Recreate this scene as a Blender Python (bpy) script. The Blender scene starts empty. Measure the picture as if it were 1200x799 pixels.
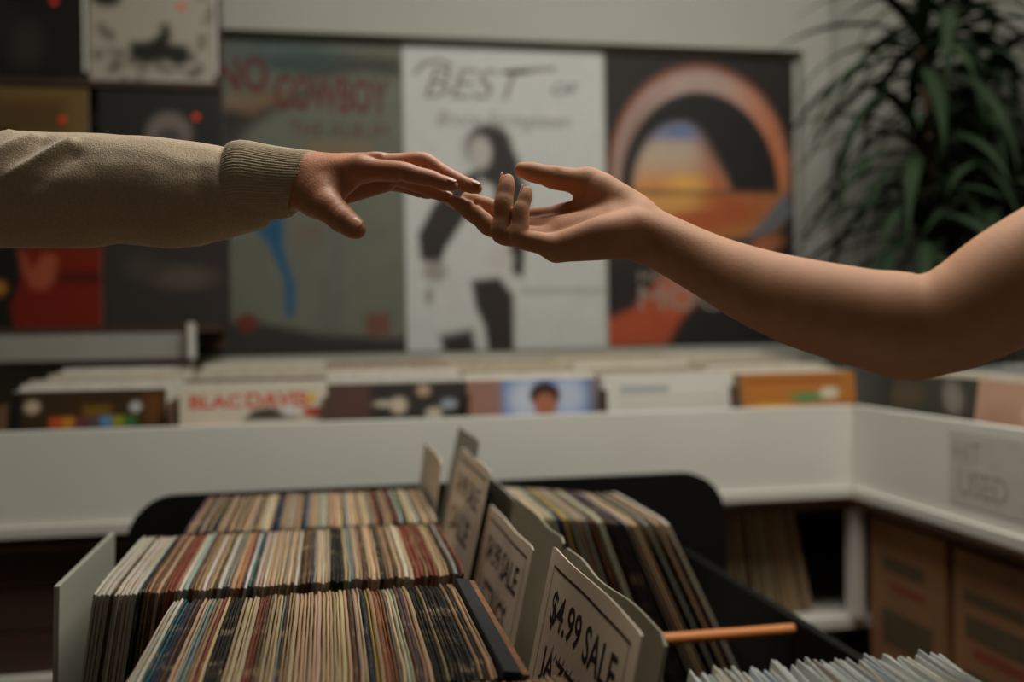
import bpy, bmesh, math, random
import numpy as np
from mathutils import Vector, Matrix, noise
rng = random.Random(7)
scene = bpy.context.scene
COL = scene.collection
rad = math.radians

# ---------------------------------------------------------------- camera
F = 1166.67
CAM = Vector((0, 0, 1.35))
ROT = Matrix.Rotation(rad(-10.6), 3, 'Z') @ Matrix.Rotation(rad(90 - .86), 3, 'X') @ Matrix.Rotation(-.015, 3, 'Z')
cd = bpy.data.cameras.new('camera'); cam = bpy.data.objects.new('camera', cd); COL.objects.link(cam)
cam.matrix_world = Matrix.Translation(CAM) @ ROT.to_4x4()
cd.sensor_width = 36; cd.lens = 35; cd.clip_start = .02
cd.dof.use_dof = True; cd.dof.focus_distance = 1.0; cd.dof.aperture_fstop = 2.0
scene.camera = cam

def ray(px, py): return ROT @ Vector(((px - 600) / F, -(py - 399.5) / F, -1))
def at(px, py, d): return CAM + ray(px, py) * d                 # point at camera depth d
def on(px, py, ax, v):
    r = ray(px, py); return CAM + r * ((v - CAM[ax]) / r[ax])

# ---------------------------------------------------------------- world, light, exposure
w = bpy.data.worlds.new('room_ambient'); scene.world = w; w.use_nodes = True
w.node_tree.nodes['Background'].inputs[0].default_value = (1, .86, .7, 1)
w.node_tree.nodes['Background'].inputs[1].default_value = .035
def area(name, loc, target, sx, sy, power, col):
    l = bpy.data.lights.new(name, 'AREA'); l.shape = 'RECTANGLE'; l.size = sx; l.size_y = sy
    l.energy = power; l.color = col
    o = bpy.data.objects.new(name, l); COL.objects.link(o)
    o.matrix_world = Matrix.Translation(loc) @ (Vector(target) - Vector(loc)).to_track_quat('-Z', 'Y').to_matrix().to_4x4()
    return o
# the shop's ceiling lamp, above the frame: tops of sleeves, arms and records are lit from there
area('ceiling_lamp_offscreen', (.72, 1.36, 2.98), (.7, 1.5, 0), 1.5, 1.0, 46, (1, .975, .91))
vs = scene.view_settings
vs.view_transform = 'Standard'; vs.look = 'None'; vs.exposure = 0.14; vs.gamma = 1; vs.use_curve_mapping = False

# ---------------------------------------------------------------- materials
def lin(c):
    c /= 255.; return c / 12.92 if c <= .04045 else ((c + .055) / 1.055) ** 2.4
def S(r, g, b): return (lin(r), lin(g), lin(b), 1)
def mat(name, col, rough=.6, var=.12, scale=20, bump=0, bscale=200, stretch=None, metallic=0, sss=0, spec=.4, coord='Object', sheen=0):
    m = bpy.data.materials.new(name); m.use_nodes = True
    nt = m.node_tree; N = nt.nodes; L = nt.links; b = N['Principled BSDF']
    tc = N.new('ShaderNodeTexCoord'); mp = N.new('ShaderNodeMapping')
    L.new(tc.outputs[coord], mp.inputs[0])
    if stretch: mp.inputs['Scale'].default_value = stretch
    nz = N.new('ShaderNodeTexNoise'); nz.inputs['Scale'].default_value = scale; nz.inputs['Detail'].default_value = 5
    L.new(mp.outputs[0], nz.inputs['Vector'])
    rp = N.new('ShaderNodeValToRGB'); L.new(nz.outputs['Fac'], rp.inputs[0])
    rp.color_ramp.elements[0].position = .3; rp.color_ramp.elements[1].position = .7
    rp.color_ramp.elements[0].color = tuple(c * (1 - var) for c in col[:3]) + (1,)
    rp.color_ramp.elements[1].color = tuple(min(1, c * (1 + var)) for c in col[:3]) + (1,)
    L.new(rp.outputs[0], b.inputs['Base Color'])
    b.inputs['Roughness'].default_value = rough; b.inputs['Metallic'].default_value = metallic
    b.inputs['Specular IOR Level'].default_value = spec
    if sheen: b.inputs['Sheen Weight'].default_value = sheen; b.inputs['Sheen Roughness'].default_value = .5
    if sss:
        b.inputs['Subsurface Weight'].default_value = sss
        b.inputs['Subsurface Radius'].default_value = (1, .35, .2); b.inputs['Subsurface Scale'].default_value = .006
    if bump:
        n2 = N.new('ShaderNodeTexNoise'); n2.inputs['Scale'].default_value = bscale; n2.inputs['Detail'].default_value = 4
        L.new(mp.outputs[0], n2.inputs['Vector'])
        bp = N.new('ShaderNodeBump'); bp.inputs['Strength'].default_value = 1; bp.inputs['Distance'].default_value = bump
        L.new(n2.outputs['Fac'], bp.inputs['Height']); L.new(bp.outputs[0], b.inputs['Normal'])
    return m
M = dict(
    wall=mat('wall_paint', S(166, 165, 154), .8, .03, 3, .0006, 60),
    ceil=mat('ceiling_paint', S(190, 188, 180), .9, .03, 3),
    floor=mat('floor_boards', S(150, 126, 100), .5, .25, 4, stretch=(1, 12, 1)),
    board=mat('white_laminate', S(218, 216, 205), .55, .03, 4),
    lip=mat('white_edge_band', S(206, 203, 192), .5, .02, 4),
    under=mat('dark_brown_wood', S(66, 46, 32), .6, .2, 6, stretch=(1, 1, 8)),
    divider=mat('brown_hardboard', S(92, 66, 44), .7, .15, 14),
    grey=mat('grey_laminate', S(150, 146, 136), .6, .04, 5),
    black=mat('black_painted_board', S(20, 20, 18), .85, .1, 10, spec=.12),
    cardbox=mat('corrugated_cardboard', S(146, 104, 68), .85, .12, 8, .0004, 120),
    boxink=mat('dark_green_box_ink', S(92, 78, 54), .8, .1, 30),
    boxred=mat('red_box_ink', S(138, 68, 42), .8, .1, 30),
    tape=mat('brown_packing_tape', S(160, 120, 78), .35, .06, 12),
    card=mat('aged_sign_card', S(226, 208, 184), .7, .09, 14, .0002, 90),
    cardgrey=mat('grey_divider_card', S(142, 136, 116), .45, .12, 7, .0002, 60),
    cardpale=mat('pale_divider_plastic', S(166, 164, 150), .4, .06, 6),
    ink=mat('black_marker_ink', S(38, 30, 28), .7, .1, 40),
    fade=mat('faded_grey_ink', S(132, 124, 114), .8, .15, 60),
    faint=mat('faint_grey_ink', S(164, 156, 144), .8, .15, 60),
    dowel=mat('orange_pine_dowel', S(206, 128, 66), .5, .12, 30, stretch=(1, 8, 8)),
    red=mat('dark_red_print', S(92, 38, 27), .6, .08, 30),
    tanp=mat('tan_print', S(118, 98, 70), .6, .08, 30),
    pale=mat('pale_print', S(142, 128, 116), .6, .06, 30),
    charcoal=mat('charcoal_print', S(58, 54, 50), .6, .1, 30),
    brightred=mat('red_print', S(196, 74, 48), .6, .06, 30),
    sticker=mat('fluorescent_orange_sticker', S(235, 62, 24), .5, .03, 30),
    plastic=mat('pale_sleeve_edge_and_glare', S(216, 212, 200), .2, .05, 30, spec=.7),  # plastic sleeve edge, also the glare strip on the white cover
    leaf=mat('dark_green_leaf', S(36, 50, 31), .8, .2, 12, spec=.15),
    bark=mat('brown_cane_bark', S(92, 70, 46), .8, .2, 30),
    pot=mat('terracotta_pot', S(120, 74, 52), .7, .1, 10),
    soil=mat('potting_soil', S(40, 30, 22), .95, .2, 60),
    skinl=mat('skin_tan', S(186, 126, 92), .5, .09, 55, .00035, 420, sss=.25),
    skinr=mat('skin_fair', S(180, 129, 93), .68, .07, 50, .00022, 420, sss=.25),
    naill=mat('fingernail', S(196, 140, 112), .3, .04, 80, sss=.2),
    nailr=mat('pale_fingernail', S(222, 178, 152), .25, .03, 80, sss=.2),
    knit=mat('oatmeal_sweatshirt_fleece', S(190, 168, 138), .95, .14, 420, .0009, 700, sheen=.3),
    rib=mat('oatmeal_ribbed_cuff', S(192, 174, 146), .95, .06, 160, .0004, 900, sheen=.3),
)
def attr_mat(name, rough=.5):
    m = bpy.data.materials.new(name); m.use_nodes = True
    nt = m.node_tree; N = nt.nodes; L = nt.links; b = N['Principled BSDF']
    a = N.new('ShaderNodeAttribute'); a.attribute_name = 'print'
    nz = N.new('ShaderNodeTexNoise'); nz.inputs['Scale'].default_value = 60
    mx = N.new('ShaderNodeMix'); mx.data_type = 'RGBA'; mx.blend_type = 'MULTIPLY'; mx.inputs[0].default_value = .12
    L.new(a.outputs['Color'], mx.inputs[6]); L.new(nz.outputs['Color'], mx.inputs[7])
    L.new(mx.outputs[2], b.inputs['Base Color']); b.inputs['Roughness'].default_value = rough
    b.inputs['Specular IOR Level'].default_value = .3
    return m
M['print'] = attr_mat('printed_paper', .6); M['printgloss'] = attr_mat('printed_sleeve', .35)
def sleeve_mat():
    m = bpy.data.materials.new('worn_record_sleeve'); m.use_nodes = True
    nt = m.node_tree; N = nt.nodes; L = nt.links; b = N['Principled BSDF']
    oi = N.new('ShaderNodeObjectInfo'); tc = N.new('ShaderNodeTexCoord'); mp = N.new('ShaderNodeMapping')
    mp.inputs['Scale'].default_value = (6, 1, 1); L.new(tc.outputs['Object'], mp.inputs[0])
    add = N.new('ShaderNodeVectorMath'); add.operation = 'ADD'
    L.new(mp.outputs[0], add.inputs[0]); L.new(oi.outputs['Location'], add.inputs[1])
    nz = N.new('ShaderNodeTexNoise'); nz.inputs['Scale'].default_value = 34; nz.inputs['Detail'].default_value = 7
    nz.inputs['Roughness'].default_value = .7; L.new(add.outputs[0], nz.inputs['Vector'])
    rp = N.new('ShaderNodeValToRGB'); L.new(nz.outputs['Fac'], rp.inputs[0])
    rp.color_ramp.elements[0].position = .54; rp.color_ramp.elements[1].position = .7
    rp.color_ramp.elements[0].color = (0, 0, 0, 1); rp.color_ramp.elements[1].color = (.75, .75, .75, 1)
    mx = N.new('ShaderNodeMix'); mx.data_type = 'RGBA'
    L.new(rp.outputs[0], mx.inputs[0]); L.new(oi.outputs['Color'], mx.inputs[6]); mx.inputs[7].default_value = S(190, 164, 124)
    n2 = N.new('ShaderNodeTexNoise'); n2.inputs['Scale'].default_value = 9; L.new(add.outputs[0], n2.inputs['Vector'])
    r2 = N.new('ShaderNodeValToRGB'); L.new(n2.outputs['Fac'], r2.inputs[0])
    r2.color_ramp.elements[0].color = (.62, .6, .56, 1); r2.color_ramp.elements[1].color = (1, 1, 1, 1)
    m2 = N.new('ShaderNodeMix'); m2.data_type = 'RGBA'; m2.blend_type = 'MULTIPLY'; m2.inputs[0].default_value = 1
    L.new(mx.outputs[2], m2.inputs[6]); L.new(r2.outputs[0], m2.inputs[7])
    L.new(m2.outputs[2], b.inputs['Base Color']); b.inputs['Roughness'].default_value = .7
    b.inputs['Specular IOR Level'].default_value = .25
    return m
M['sleeve'] = sleeve_mat()

# ---------------------------------------------------------------- helpers
def tag(o, label=None, cat=None, group=None, kind=None):
    if label: o['label'] = label
    if cat: o['category'] = cat
    if group: o['group'] = group
    if kind: o['kind'] = kind
    return o
def link(name, me, m=None, parent=None, mw=None):
    o = bpy.data.objects.new(name, me); COL.objects.link(o)
    if m is not None and me is not None and not me.materials: me.materials.append(m)
    if mw is not None: o.matrix_world = mw
    if parent is not None: o.parent = parent
    return o
def thing(name, loc, label, cat, group=None, mw=None):
    o = bpy.data.objects.new(name, None); COL.objects.link(o); o.empty_display_size = .05
    o.matrix_world = mw if mw is not None else Matrix.Translation(loc)
    return tag(o, label, cat, group)
def mesh(name, verts, faces, smooth=False):
    me = bpy.data.meshes.new(name); me.from_pydata([tuple(v) for v in verts], [], faces); me.update()
    if smooth: me.polygons.foreach_set('use_smooth', [True] * len(me.polygons))
    return me
def boxmesh(name, lo, hi, bev=.002):
    bm = bmesh.new(); bmesh.ops.create_cube(bm, size=1)
    for v in bm.verts: v.co = Vector([(lo[i] + hi[i]) / 2 + v.co[i] * (hi[i] - lo[i]) for i in range(3)])
    if bev: bmesh.ops.bevel(bm, geom=bm.edges[:], offset=bev, segments=2, affect='EDGES', profile=.7)
    me = bpy.data.meshes.new(name); bm.to_mesh(me); bm.free(); return me
def box(name, lo, hi, m, parent=None, bev=.002):
    """lo/hi in world metres; parented boxes keep their world place"""
    off = parent.matrix_world.translation if parent is not None else Vector()
    lo = [lo[i] - off[i] for i in range(3)]; hi = [hi[i] - off[i] for i in range(3)]
    return link(name, boxmesh(name, lo, hi, bev), m, parent)
def frame(o, u, v):
    u = Vector(u).normalized(); v = Vector(v); v = (v - u * v.dot(u)).normalized(); n = u.cross(v)
    mw = Matrix((u, v, n)).transposed().to_4x4(); mw.translation = o; return mw
def extrude(name, pts, z0, z1, m, parent=None, bev=0):
    """outline in local XY, solid between z0 and z1"""
    bm = bmesh.new(); vs_ = [bm.verts.new((p[0], p[1], z0)) for p in pts]; f = bm.faces.new(vs_)
    r = bmesh.ops.extrude_face_region(bm, geom=[f])
    for v in [g for g in r['geom'] if isinstance(g, bmesh.types.BMVert)]: v.co.z = z1
    bmesh.ops.recalc_face_normals(bm, faces=bm.faces[:])
    me = bpy.data.meshes.new(name); bm.to_mesh(me); bm.free()
    return link(name, me, m, parent)
def text(name, s, x, y, h, m, parent, z, sx=1., bold=0., rot=0, shear=0, align='LEFT', width=None):
    cu = bpy.data.curves.new(name, 'FONT'); cu.body = s; cu.size = 1; cu.offset = bold; cu.extrude = .0; cu.align_x = align; cu.shear = shear
    cu.resolution_u = 3
    t = bpy.data.objects.new(name, cu); COL.objects.link(t)
    bpy.context.view_layer.update()
    me = bpy.data.meshes.new_from_object(t.evaluated_get(bpy.context.evaluated_depsgraph_get()))
    bpy.data.objects.remove(t); bpy.data.curves.remove(cu)
    xs = [v.co.x for v in me.vertices]; ys = [v.co.y for v in me.vertices]
    w_ = max(xs) - min(xs); h_ = max(ys) - min(ys)
    fy = h / h_; fx = (width / w_) if width else fy * sx
    me.transform(Matrix.Translation((x, y, z)) @ Matrix.Rotation(rot, 4, 'Z') @ Matrix.Diagonal((fx, fy, 1, 1)) @ Matrix.Translation((-min(xs), -min(ys), 0)))
    me.materials.clear()
    return link(name, me, m, parent)
def disc(name, x, y, r, z, m, parent, n=20):
    return extrude(name, [(x + r * math.cos(a * 2 * math.pi / n), y + r * math.sin(a * 2 * math.pi / n)) for a in range(n)], z, z + .0004, m, parent)
def ss(a, b, x):
    t = np.clip((x - a) / (b - a), 0, 1); return t * t * (3 - 2 * t)
def printed(name, wd, ht, th, fn, nx, ny, m, parent=None, mw=None, edge=S(200, 195, 180)):
    """flat printed sheet: local x right, y up from the lower left corner, z towards the viewer"""
    xs = np.linspace(0, 1, nx + 1); ys = np.linspace(0, 1, ny + 1)
    X, Y = np.meshgrid(xs, ys)
    col = np.zeros(X.shape + (4,)); col[..., 3] = 1; col[..., :3] = fn(X, Y)
    n = (nx + 1) * (ny + 1)
    V = [(x * wd, y * ht, th / 2) for y in ys for x in xs]
    Fc = [(j * (nx + 1) + i, j * (nx + 1) + i + 1, (j + 1) * (nx + 1) + i + 1, (j + 1) * (nx + 1) + i) for j in range(ny) for i in range(nx)]
    V += [(0, 0, th / 2), (wd, 0, th / 2), (wd, ht, th / 2), (0, ht, th / 2), (0, 0, -th / 2), (wd, 0, -th / 2), (wd, ht, -th / 2), (0, ht, -th / 2)]
    Fc += [(n, n + 4, n + 5, n + 1), (n + 1, n + 5, n + 6, n + 2), (n + 2, n + 6, n + 7, n + 3), (n + 3, n + 7, n + 4, n), (n + 7, n + 6, n + 5, n + 4)]
    me = mesh(name, V, Fc)
    ca = me.color_attributes.new('print', 'FLOAT_COLOR', 'POINT')
    data = np.concatenate([col.reshape(-1, 4), np.tile(np.array(edge), (8, 1))]).astype(np.float32)
    ca.data.foreach_set('color', data.ravel())
    return link(name, me, m, parent, mw)
def C3(*c): return np.array(S(*c)[:3])
class Paint:
    """colour field of a printed sheet, mixed shape by shape"""
    def __init__(s, X, Y, base): s.X, s.Y = X, Y; s.c = np.ones(X.shape + (3,)) * base
    def mix(s, mask, col): s.c = s.c * (1 - mask[..., None]) + np.array(col) * mask[..., None]; return s
    def ell(s, cx, cy, rx, ry, col, soft=.06, rot=0, a=1):
        dx, dy = s.X - cx, s.Y - cy; cr, sr = math.cos(rot), math.sin(rot)
        d = np.sqrt(((dx * cr + dy * sr) / rx) ** 2 + ((-dx * sr + dy * cr) / ry) ** 2)
        return s.mix(a * (1 - ss(1 - soft, 1 + soft, d)), col)
    def poly(s, pts, col, soft=.008, a=1):
        inside = np.zeros(s.X.shape, bool); dist = np.full(s.X.shape, 9.)
        for (x0, y0), (x1, y1) in zip(pts, pts[1:] + pts[:1]):
            if y0 != y1:
                c = ((y0 > s.Y) != (y1 > s.Y)) & (s.X < (x1 - x0) * (s.Y - y0) / (y1 - y0) + x0); inside ^= c
            l2 = (x1 - x0) ** 2 + (y1 - y0) ** 2
            t = np.clip(((s.X - x0) * (x1 - x0) + (s.Y - y0) * (y1 - y0)) / max(l2, 1e-9), 0, 1)
            dist = np.minimum(dist, np.hypot(s.X - x0 - t * (x1 - x0), s.Y - y0 - t * (y1 - y0)))
        return s.mix(a * ss(-soft, soft, np.where(inside, dist, -dist)), col)
    def rect(s, x0, y0, x1, y1, col, soft=.008, a=1): return s.poly([(x0, y0), (x1, y0), (x1, y1), (x0, y1)], col, soft, a)
    def grain(s, amt, sc, seed=0):
        r = np.random.RandomState(seed); g = r.rand(sc + 2, sc + 2)
        fx, fy = s.X * sc, s.Y / max(1, s.Y.max()) * sc; i, j = fx.astype(int), fy.astype(int); u, v = ss(0, 1, fx - i), ss(0, 1, fy - j)
        n = (g[j, i] * (1 - u) + g[j, i + 1] * u) * (1 - v) + (g[j + 1, i] * (1 - u) + g[j + 1, i + 1] * u) * v
        s.c = s.c * (1 + amt * (n[..., None] - .5) * 2); return s

# ---------------------------------------------------------------- the room
def struct(o): o['kind'] = 'structure'; return o
struct(box('floor', (-2.6, -3, -.1), (2.1, 3.1, 0), M['floor'], bev=0))
struct(box('ceiling', (-2.6, -3, 3.0), (2.1, 3.1, 3.1), M['ceil'], bev=0))
struct(box('wall_back', (-2.6, 2.97, 0), (2.1, 3.1, 3.0), M['wall'], bev=0))
struct(box('wall_right', (1.96, -.6, 0), (2.1, 2.97, 3.0), M['wall'], bev=0))
struct(box('wall_left', (-2.6, -3, 0), (-2.4, 2.97, 3.0), M['wall'], bev=0))
wp = struct(box('wall_panel_back', (-2.4, 2.92, .2), (1.56, 2.97, 2.995), M['wall'], bev=.001))
struct(box('trim_1', (-2.4, 2.875, 2.187), (1.56, 2.92, 2.995), M['wall'], bev=.003))
struct(box('trim_2', (1.47, 2.875, .95), (1.56, 2.92, 2.187), M['wall'], bev=.003))

# ---------------------------------------------------------------- counters
bc = thing('display_counter', (0, 2.5, 0), 'white laminate display counter holding forward-facing records under the posters', 'counter')
box('front_board', (-2.0, 2.17, .957), (1.227, 2.19, 1.15), M['board'], bc)
box('edge_lip', (-2.0, 2.16, .934), (1.227, 2.19, .957), M['lip'], bc)
box('deck', (-2.0, 2.19, .9), (1.95, 2.91, .915), M['divider'], bc)
box('lower_shelf', (-2.0, 2.2, .61), (1.95, 2.9, .636), M['lip'], bc)
box('back_panel', (-2.0, 2.9, .02), (1.95, 2.915, .9), M['under'], bc)
box('kick_board', (-2.0, 2.26, 0), (1.25, 2.28, .61), M['under'], bc)
box('corner_post', (1.232, 2.185, .636), (1.262, 2.225, .9), M['lip'], bc)
for x in (-1.35, -.75): box('shelf_upright', (x, 2.21, .636), (x + .02, 2.89, .9), M['under'], bc)
for x in (-.663, -.326, -.003, .3115, .628, .951): box('compartment_divider', (x - .005, 2.2, .915), (x + .005, 2.88, 1.2), M['divider'], bc)
rcn = thing('side_counter', (1.6, 1.4, 0), 'white laminate side counter with faded paper notice and cardboard boxes under it', 'counter')
box('front_board', (1.227, .55, .957), (1.245, 2.17, 1.15), M['board'], rcn)
box('edge_lip', (1.215, .55, .934), (1.245, 2.17, .957), M['lip'], rcn)
box('deck', (1.245, .55, .9), (1.95, 2.19, .915), M['divider'], rcn)
box('lower_shelf', (1.245, .55, .45), (1.95, 2.19, .476), M['under'], rcn)
box('kick_board', (1.3, .55, 0), (1.32, 2.19, .45), M['under'], rcn)
for y in (.57, 1.2): box('support_panel', (1.26, y, .476), (1.94, y + .02, .9), M['under'], rcn)
# a faded notice fixed to the side counter
nt_ = thing('paper_notice', (0, 0, 0), 'faded grey paper notice with large blurred capitals on the side counter', 'notice', mw=frame((1.2262, 1.80, .985), (0, -1, 0), (0, 0, 1)))
link('sheet', boxmesh('sheet', (0, 0, 0), (.30, .145, .0006), 0), mat('grey_notice_paper', S(196, 190, 178), .8, .05, 20), nt_)
text('lettering', 'HIT', .02, .085, .04, M['faint'], nt_, .0009, .9, .01)
text('lettering', 'USED', .03, .02, .05, M['faint'], nt_, .0009, .9, .01)

# ---------------------------------------------------------------- posters
def poster(x0, x1, z0, z1, label, fn, nx=110, ny=165):
    t = thing('poster', (0, 0, 0), label, 'poster', mw=frame((x0, 2.917, z0), (1, 0, 0), (0, 0, 1)))
    t = printed('print', x1 - x0, z1 - z0, .004, fn, nx, ny, M['print'], t)
    return t, x1 - x0, z1 - z0
def p_green(X, Y):
    p = Paint(X, Y, C3(104, 106, 92))
    p.poly([(.3, .93), (.55, .96), (.98, .95), (1.0, .89), (.8, .9), (.6, .88), (.42, .9)], C3(60, 62, 52), .02).ell(.45, .95, .25, .06, C3(50, 84, 86), .5, a=.5)
    p.poly([(-.1, .62), (.18, .78), (.34, .82), (.62, .84), (.4, .77), (.18, .66), (-.1, .5)], C3(48, 46, 42), .03)
    p.poly([(.05, .8), (.5, .83), (.3, .76)], C3(140, 110, 78), .03, .8)
    p.rect(-.1, .5, .25, .7, C3(62, 58, 52), .06)
    p.poly([(.22, .46), (.43, .46), (.43, .33), (.478, .22), (.475, .12), (.438, .12), (.43, .24), (.36, .35)], C3(34, 84, 116), .015)
    p.rect(.48, .35, .62, .42, C3(112, 92, 82), .03, .6).rect(.66, .06, .7, .4, C3(92, 96, 94), .03, .6).rect(.6, .06, .64, .3, C3(96, 96, 90), .03, .5)
    p.poly([(-.1, .1), (.25, .11), (.6, .06), (1.1, .04), (1.1, -.1), (-.1, -.1)], C3(50, 48, 44), .02)
    p.rect(.81, .055, .92, .125, C3(112, 72, 60), .01).ell(.26, .1, .05, .03, C3(104, 44, 32), .5)
    return p.grain(.06, 18, 2).c
t, W_, H_ = poster(-.375, .232, 1.28, 2.178, 'muted green poster with dark red cowboy lettering and a blue streak', p_green)
text('lettering', 'NO', W_ * .15, H_ * .82, H_ * .115, M['red'], t, .0024, bold=.03, rot=.06, width=W_ * .23)
text('lettering', 'COWBOY', W_ * .40, H_ * .775, H_ * .115, M['red'], t, .0024, bold=.03, rot=-.03, width=W_ * .53)
text('lettering', 'THE ALBUM', W_ * .47, H_ * .692, H_ * .043, M['red'], t, .0024, width=W_ * .46)
extrude('caption_bar', [(W_ * .55, H_ * .637), (W_ * .85, H_ * .637), (W_ * .85, H_ * .674), (W_ * .55, H_ * .674)], .002, .0024, M['tanp'], t)

def p_white(X, Y):
    dk = C3(48, 42, 38); mid = C3(150, 144, 136)
    p = Paint(X, Y, C3(196, 197, 191))
    p.rect(.52, .185, 1.1, .20, C3(150, 150, 146), .012, .8)
    p.poly([(.3, .46), (.36, .58), (.42, .6), (.52, .58), (.6, .5), (.58, .3), (.56, .12), (.4, .1), (.3, .12), (.2, .1), (.16, .2), (.26, .3)], C3(196, 194, 188), .02)
    p.poly([(.26, .56), (.37, .6), (.36, .5), (.28, .42), (.2, .34), (.16, .27), (.07, .3), (.06, .38), (.14, .48)], dk, .014)
    p.poly([(.44, .6), (.56, .6), (.62, .52), (.6, .4), (.58, .24), (.53, .25), (.5, .4), (.44, .5)], dk, .014)
    p.ell(.42, .67, .115, .075, dk, .2).ell(.46, .61, .11, .07, dk, .2).ell(.375, .65, .055, .055, C3(178, 172, 164), .3)
    p.ell(.3, .66, .035, .05, C3(150, 144, 138), .4, a=.4)
    p.ell(.14, .26, .06, .035, mid, .4).ell(.46, .3, .07, .03, C3(190, 186, 180), .4)
    p.poly([(.32, .23), (.46, .24), (.53, .18), (.53, .0), (.42, -.1), (.38, .08), (.34, .14)], dk, .014)
    p.poly([(.16, .05), (.32, .07), (.34, .0), (.3, -.1), (.2, -.1)], dk, .02).ell(.11, .18, .02, .03, mid, .4)
    return p.grain(.03, 24, 5).c
t, W_, H_ = poster(.2345, .834, 1.28, 2.178, 'white poster with handwritten best-of title and a dark standing figure', p_white)
def stroke(name, pts, r, m, parent, z):
    V, Fc = [], []
    for i, (x, y) in enumerate(pts):
        a = pts[max(i - 1, 0)]; b = pts[min(i + 1, len(pts) - 1)]
        d = Vector((b[0] - a[0], b[1] - a[1])).normalized(); n = Vector((-d.y, d.x)) * r * (.7 + .5 * abs(n_ := math.sin(i * 1.7)))
        V += [(x + n.x, y + n.y, z), (x - n.x, y - n.y, z)]
        if i: Fc.append((2 * i - 2, 2 * i - 1, 2 * i + 1, 2 * i))
    return link(name, mesh(name, V, Fc), m, parent)
text('lettering', 'BEST', W_ * .10, H_ * .825, H_ * .1, M['fade'], t, .0024, width=W_ * .52, shear=.35)
text('lettering', 'OF', W_ * .74, H_ * .845, H_ * .04, M['charcoal'], t, .0024, width=W_ * .14, shear=.35)
stroke('flourish', [(W_ * .05, H_ * .9), (W_ * .1, H_ * .935), (W_ * .18, H_ * .95), (W_ * .24, H_ * .93)], .006, M['fade'], t, .0024)
stroke('flourish', [(W_ * .5, H_ * .915), (W_ * .6, H_ * .922), (W_ * .72, H_ * .932), (W_ * .76, H_ * .93)], .007, M['fade'], t, .0024)
text('lettering', 'Bruce Springsteen', W_ * .16, H_ * .72, H_ * .065, M['fade'], t, .0024, width=W_ * .68, shear=.3)

def p_orange(X, Y):
    Y = Y * 1.45                                            # square units of the sheet width
    p = Paint(X, Y, C3(40, 34, 31)); Z = p.Y
    d0 = np.sqrt(((X - .5) / .49) ** 2 + ((Z - .86) / .55) ** 2)
    p.mix(1 - ss(.96, 1.04, d0), C3(134, 84, 62)).mix((1 - ss(.9, .98, d0)), C3(176, 150, 138)).mix((1 - ss(.9, .98, d0)) * ss(.55, .95, X), C3(196, 116, 72))
    p.mix((1 - ss(.86, .94, d0)) * (1 - ss(.1, .4, X)) * .6, C3(120, 84, 72))
    p.poly([(.06, .79), (.95, .79), (.92, .6), (.75, .5), (.4, .46), (.14, .56)], C3(176, 118, 66), .05)
    p.ell(.55, .66, .3, .1, C3(168, 84, 46), .6, .1).ell(.3, .71, .2, .05, C3(206, 150, 82), .6)
    p.poly([(.96, .78), (.99, .66), (.82, .52), (.6, .46), (.76, .56), (.86, .66)], C3(104, 108, 114), .02)
    p.poly([(1.02, .62), (.95, .5), (.74, .42), (.36, .4), (.12, .46), (.4, .5), (.6, .53), (.8, .54)], C3(46, 40, 36), .03)
    p.ell(.84, .5, .1, .045, C3(168, 100, 64), .5, .3)
    up = ss(.755, .785, Z)
    d = np.sqrt(((X - .495) / .42) ** 2 + ((Z - .77) / .5) ** 2)
    p.mix(up * (1 - ss(.97, 1.03, d)), C3(34, 31, 29))
    din = np.sqrt(((X - .40) / .26) ** 2 + ((Z - .80) / .31) ** 2)
    glow = up * (1 - ss(.86, 1.1, din)) * (1 - ss(-.05, .07, (X - .5) * .9 + (Z - 1.0) * .5))
    p.mix(glow, C3(186, 164, 142)).mix(glow * ss(.98, 1.08, Z), C3(84, 112, 158)).mix(glow * (1 - ss(.77, .95, Z)), C3(206, 140, 78)).mix(glow * ss(.42, .62, X), C3(168, 76, 48))
    p.ell(.42, .80, .1, .05, C3(226, 172, 84), .9, a=.9)
    p.rect(.08, .755, .92, .775, C3(92, 58, 40), .012, .8)
    p.mix(1 - ss(.34, .4, Z + .05 * X), C3(36, 33, 31))
    p.poly([(-.05, -.05), (-.05, .12), (.12, .18), (.3, .36), (.46, .36), (.44, .2), (.36, .1), (.28, -.05)], C3(168, 76, 46), .03)
    p.ell(.36, .25, .1, .08, C3(176, 106, 78), .5)
    return p.grain(.05, 20, 9).c
t, W_, H_ = poster(.844, 1.454, 1.285, 2.172, 'black and orange poster with a glowing sunset inside dark oval visor', p_orange)
text('lettering', 'MAN ON THE', W_ * .16, H_ * .215, H_ * .04, M['pale'], t, .0024, width=W_ * .56)
text('lettering', 'MOON', W_ * .16, H_ * .12, H_ * .085, M['pale'], t, .0024, width=W_ * .62)

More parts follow.
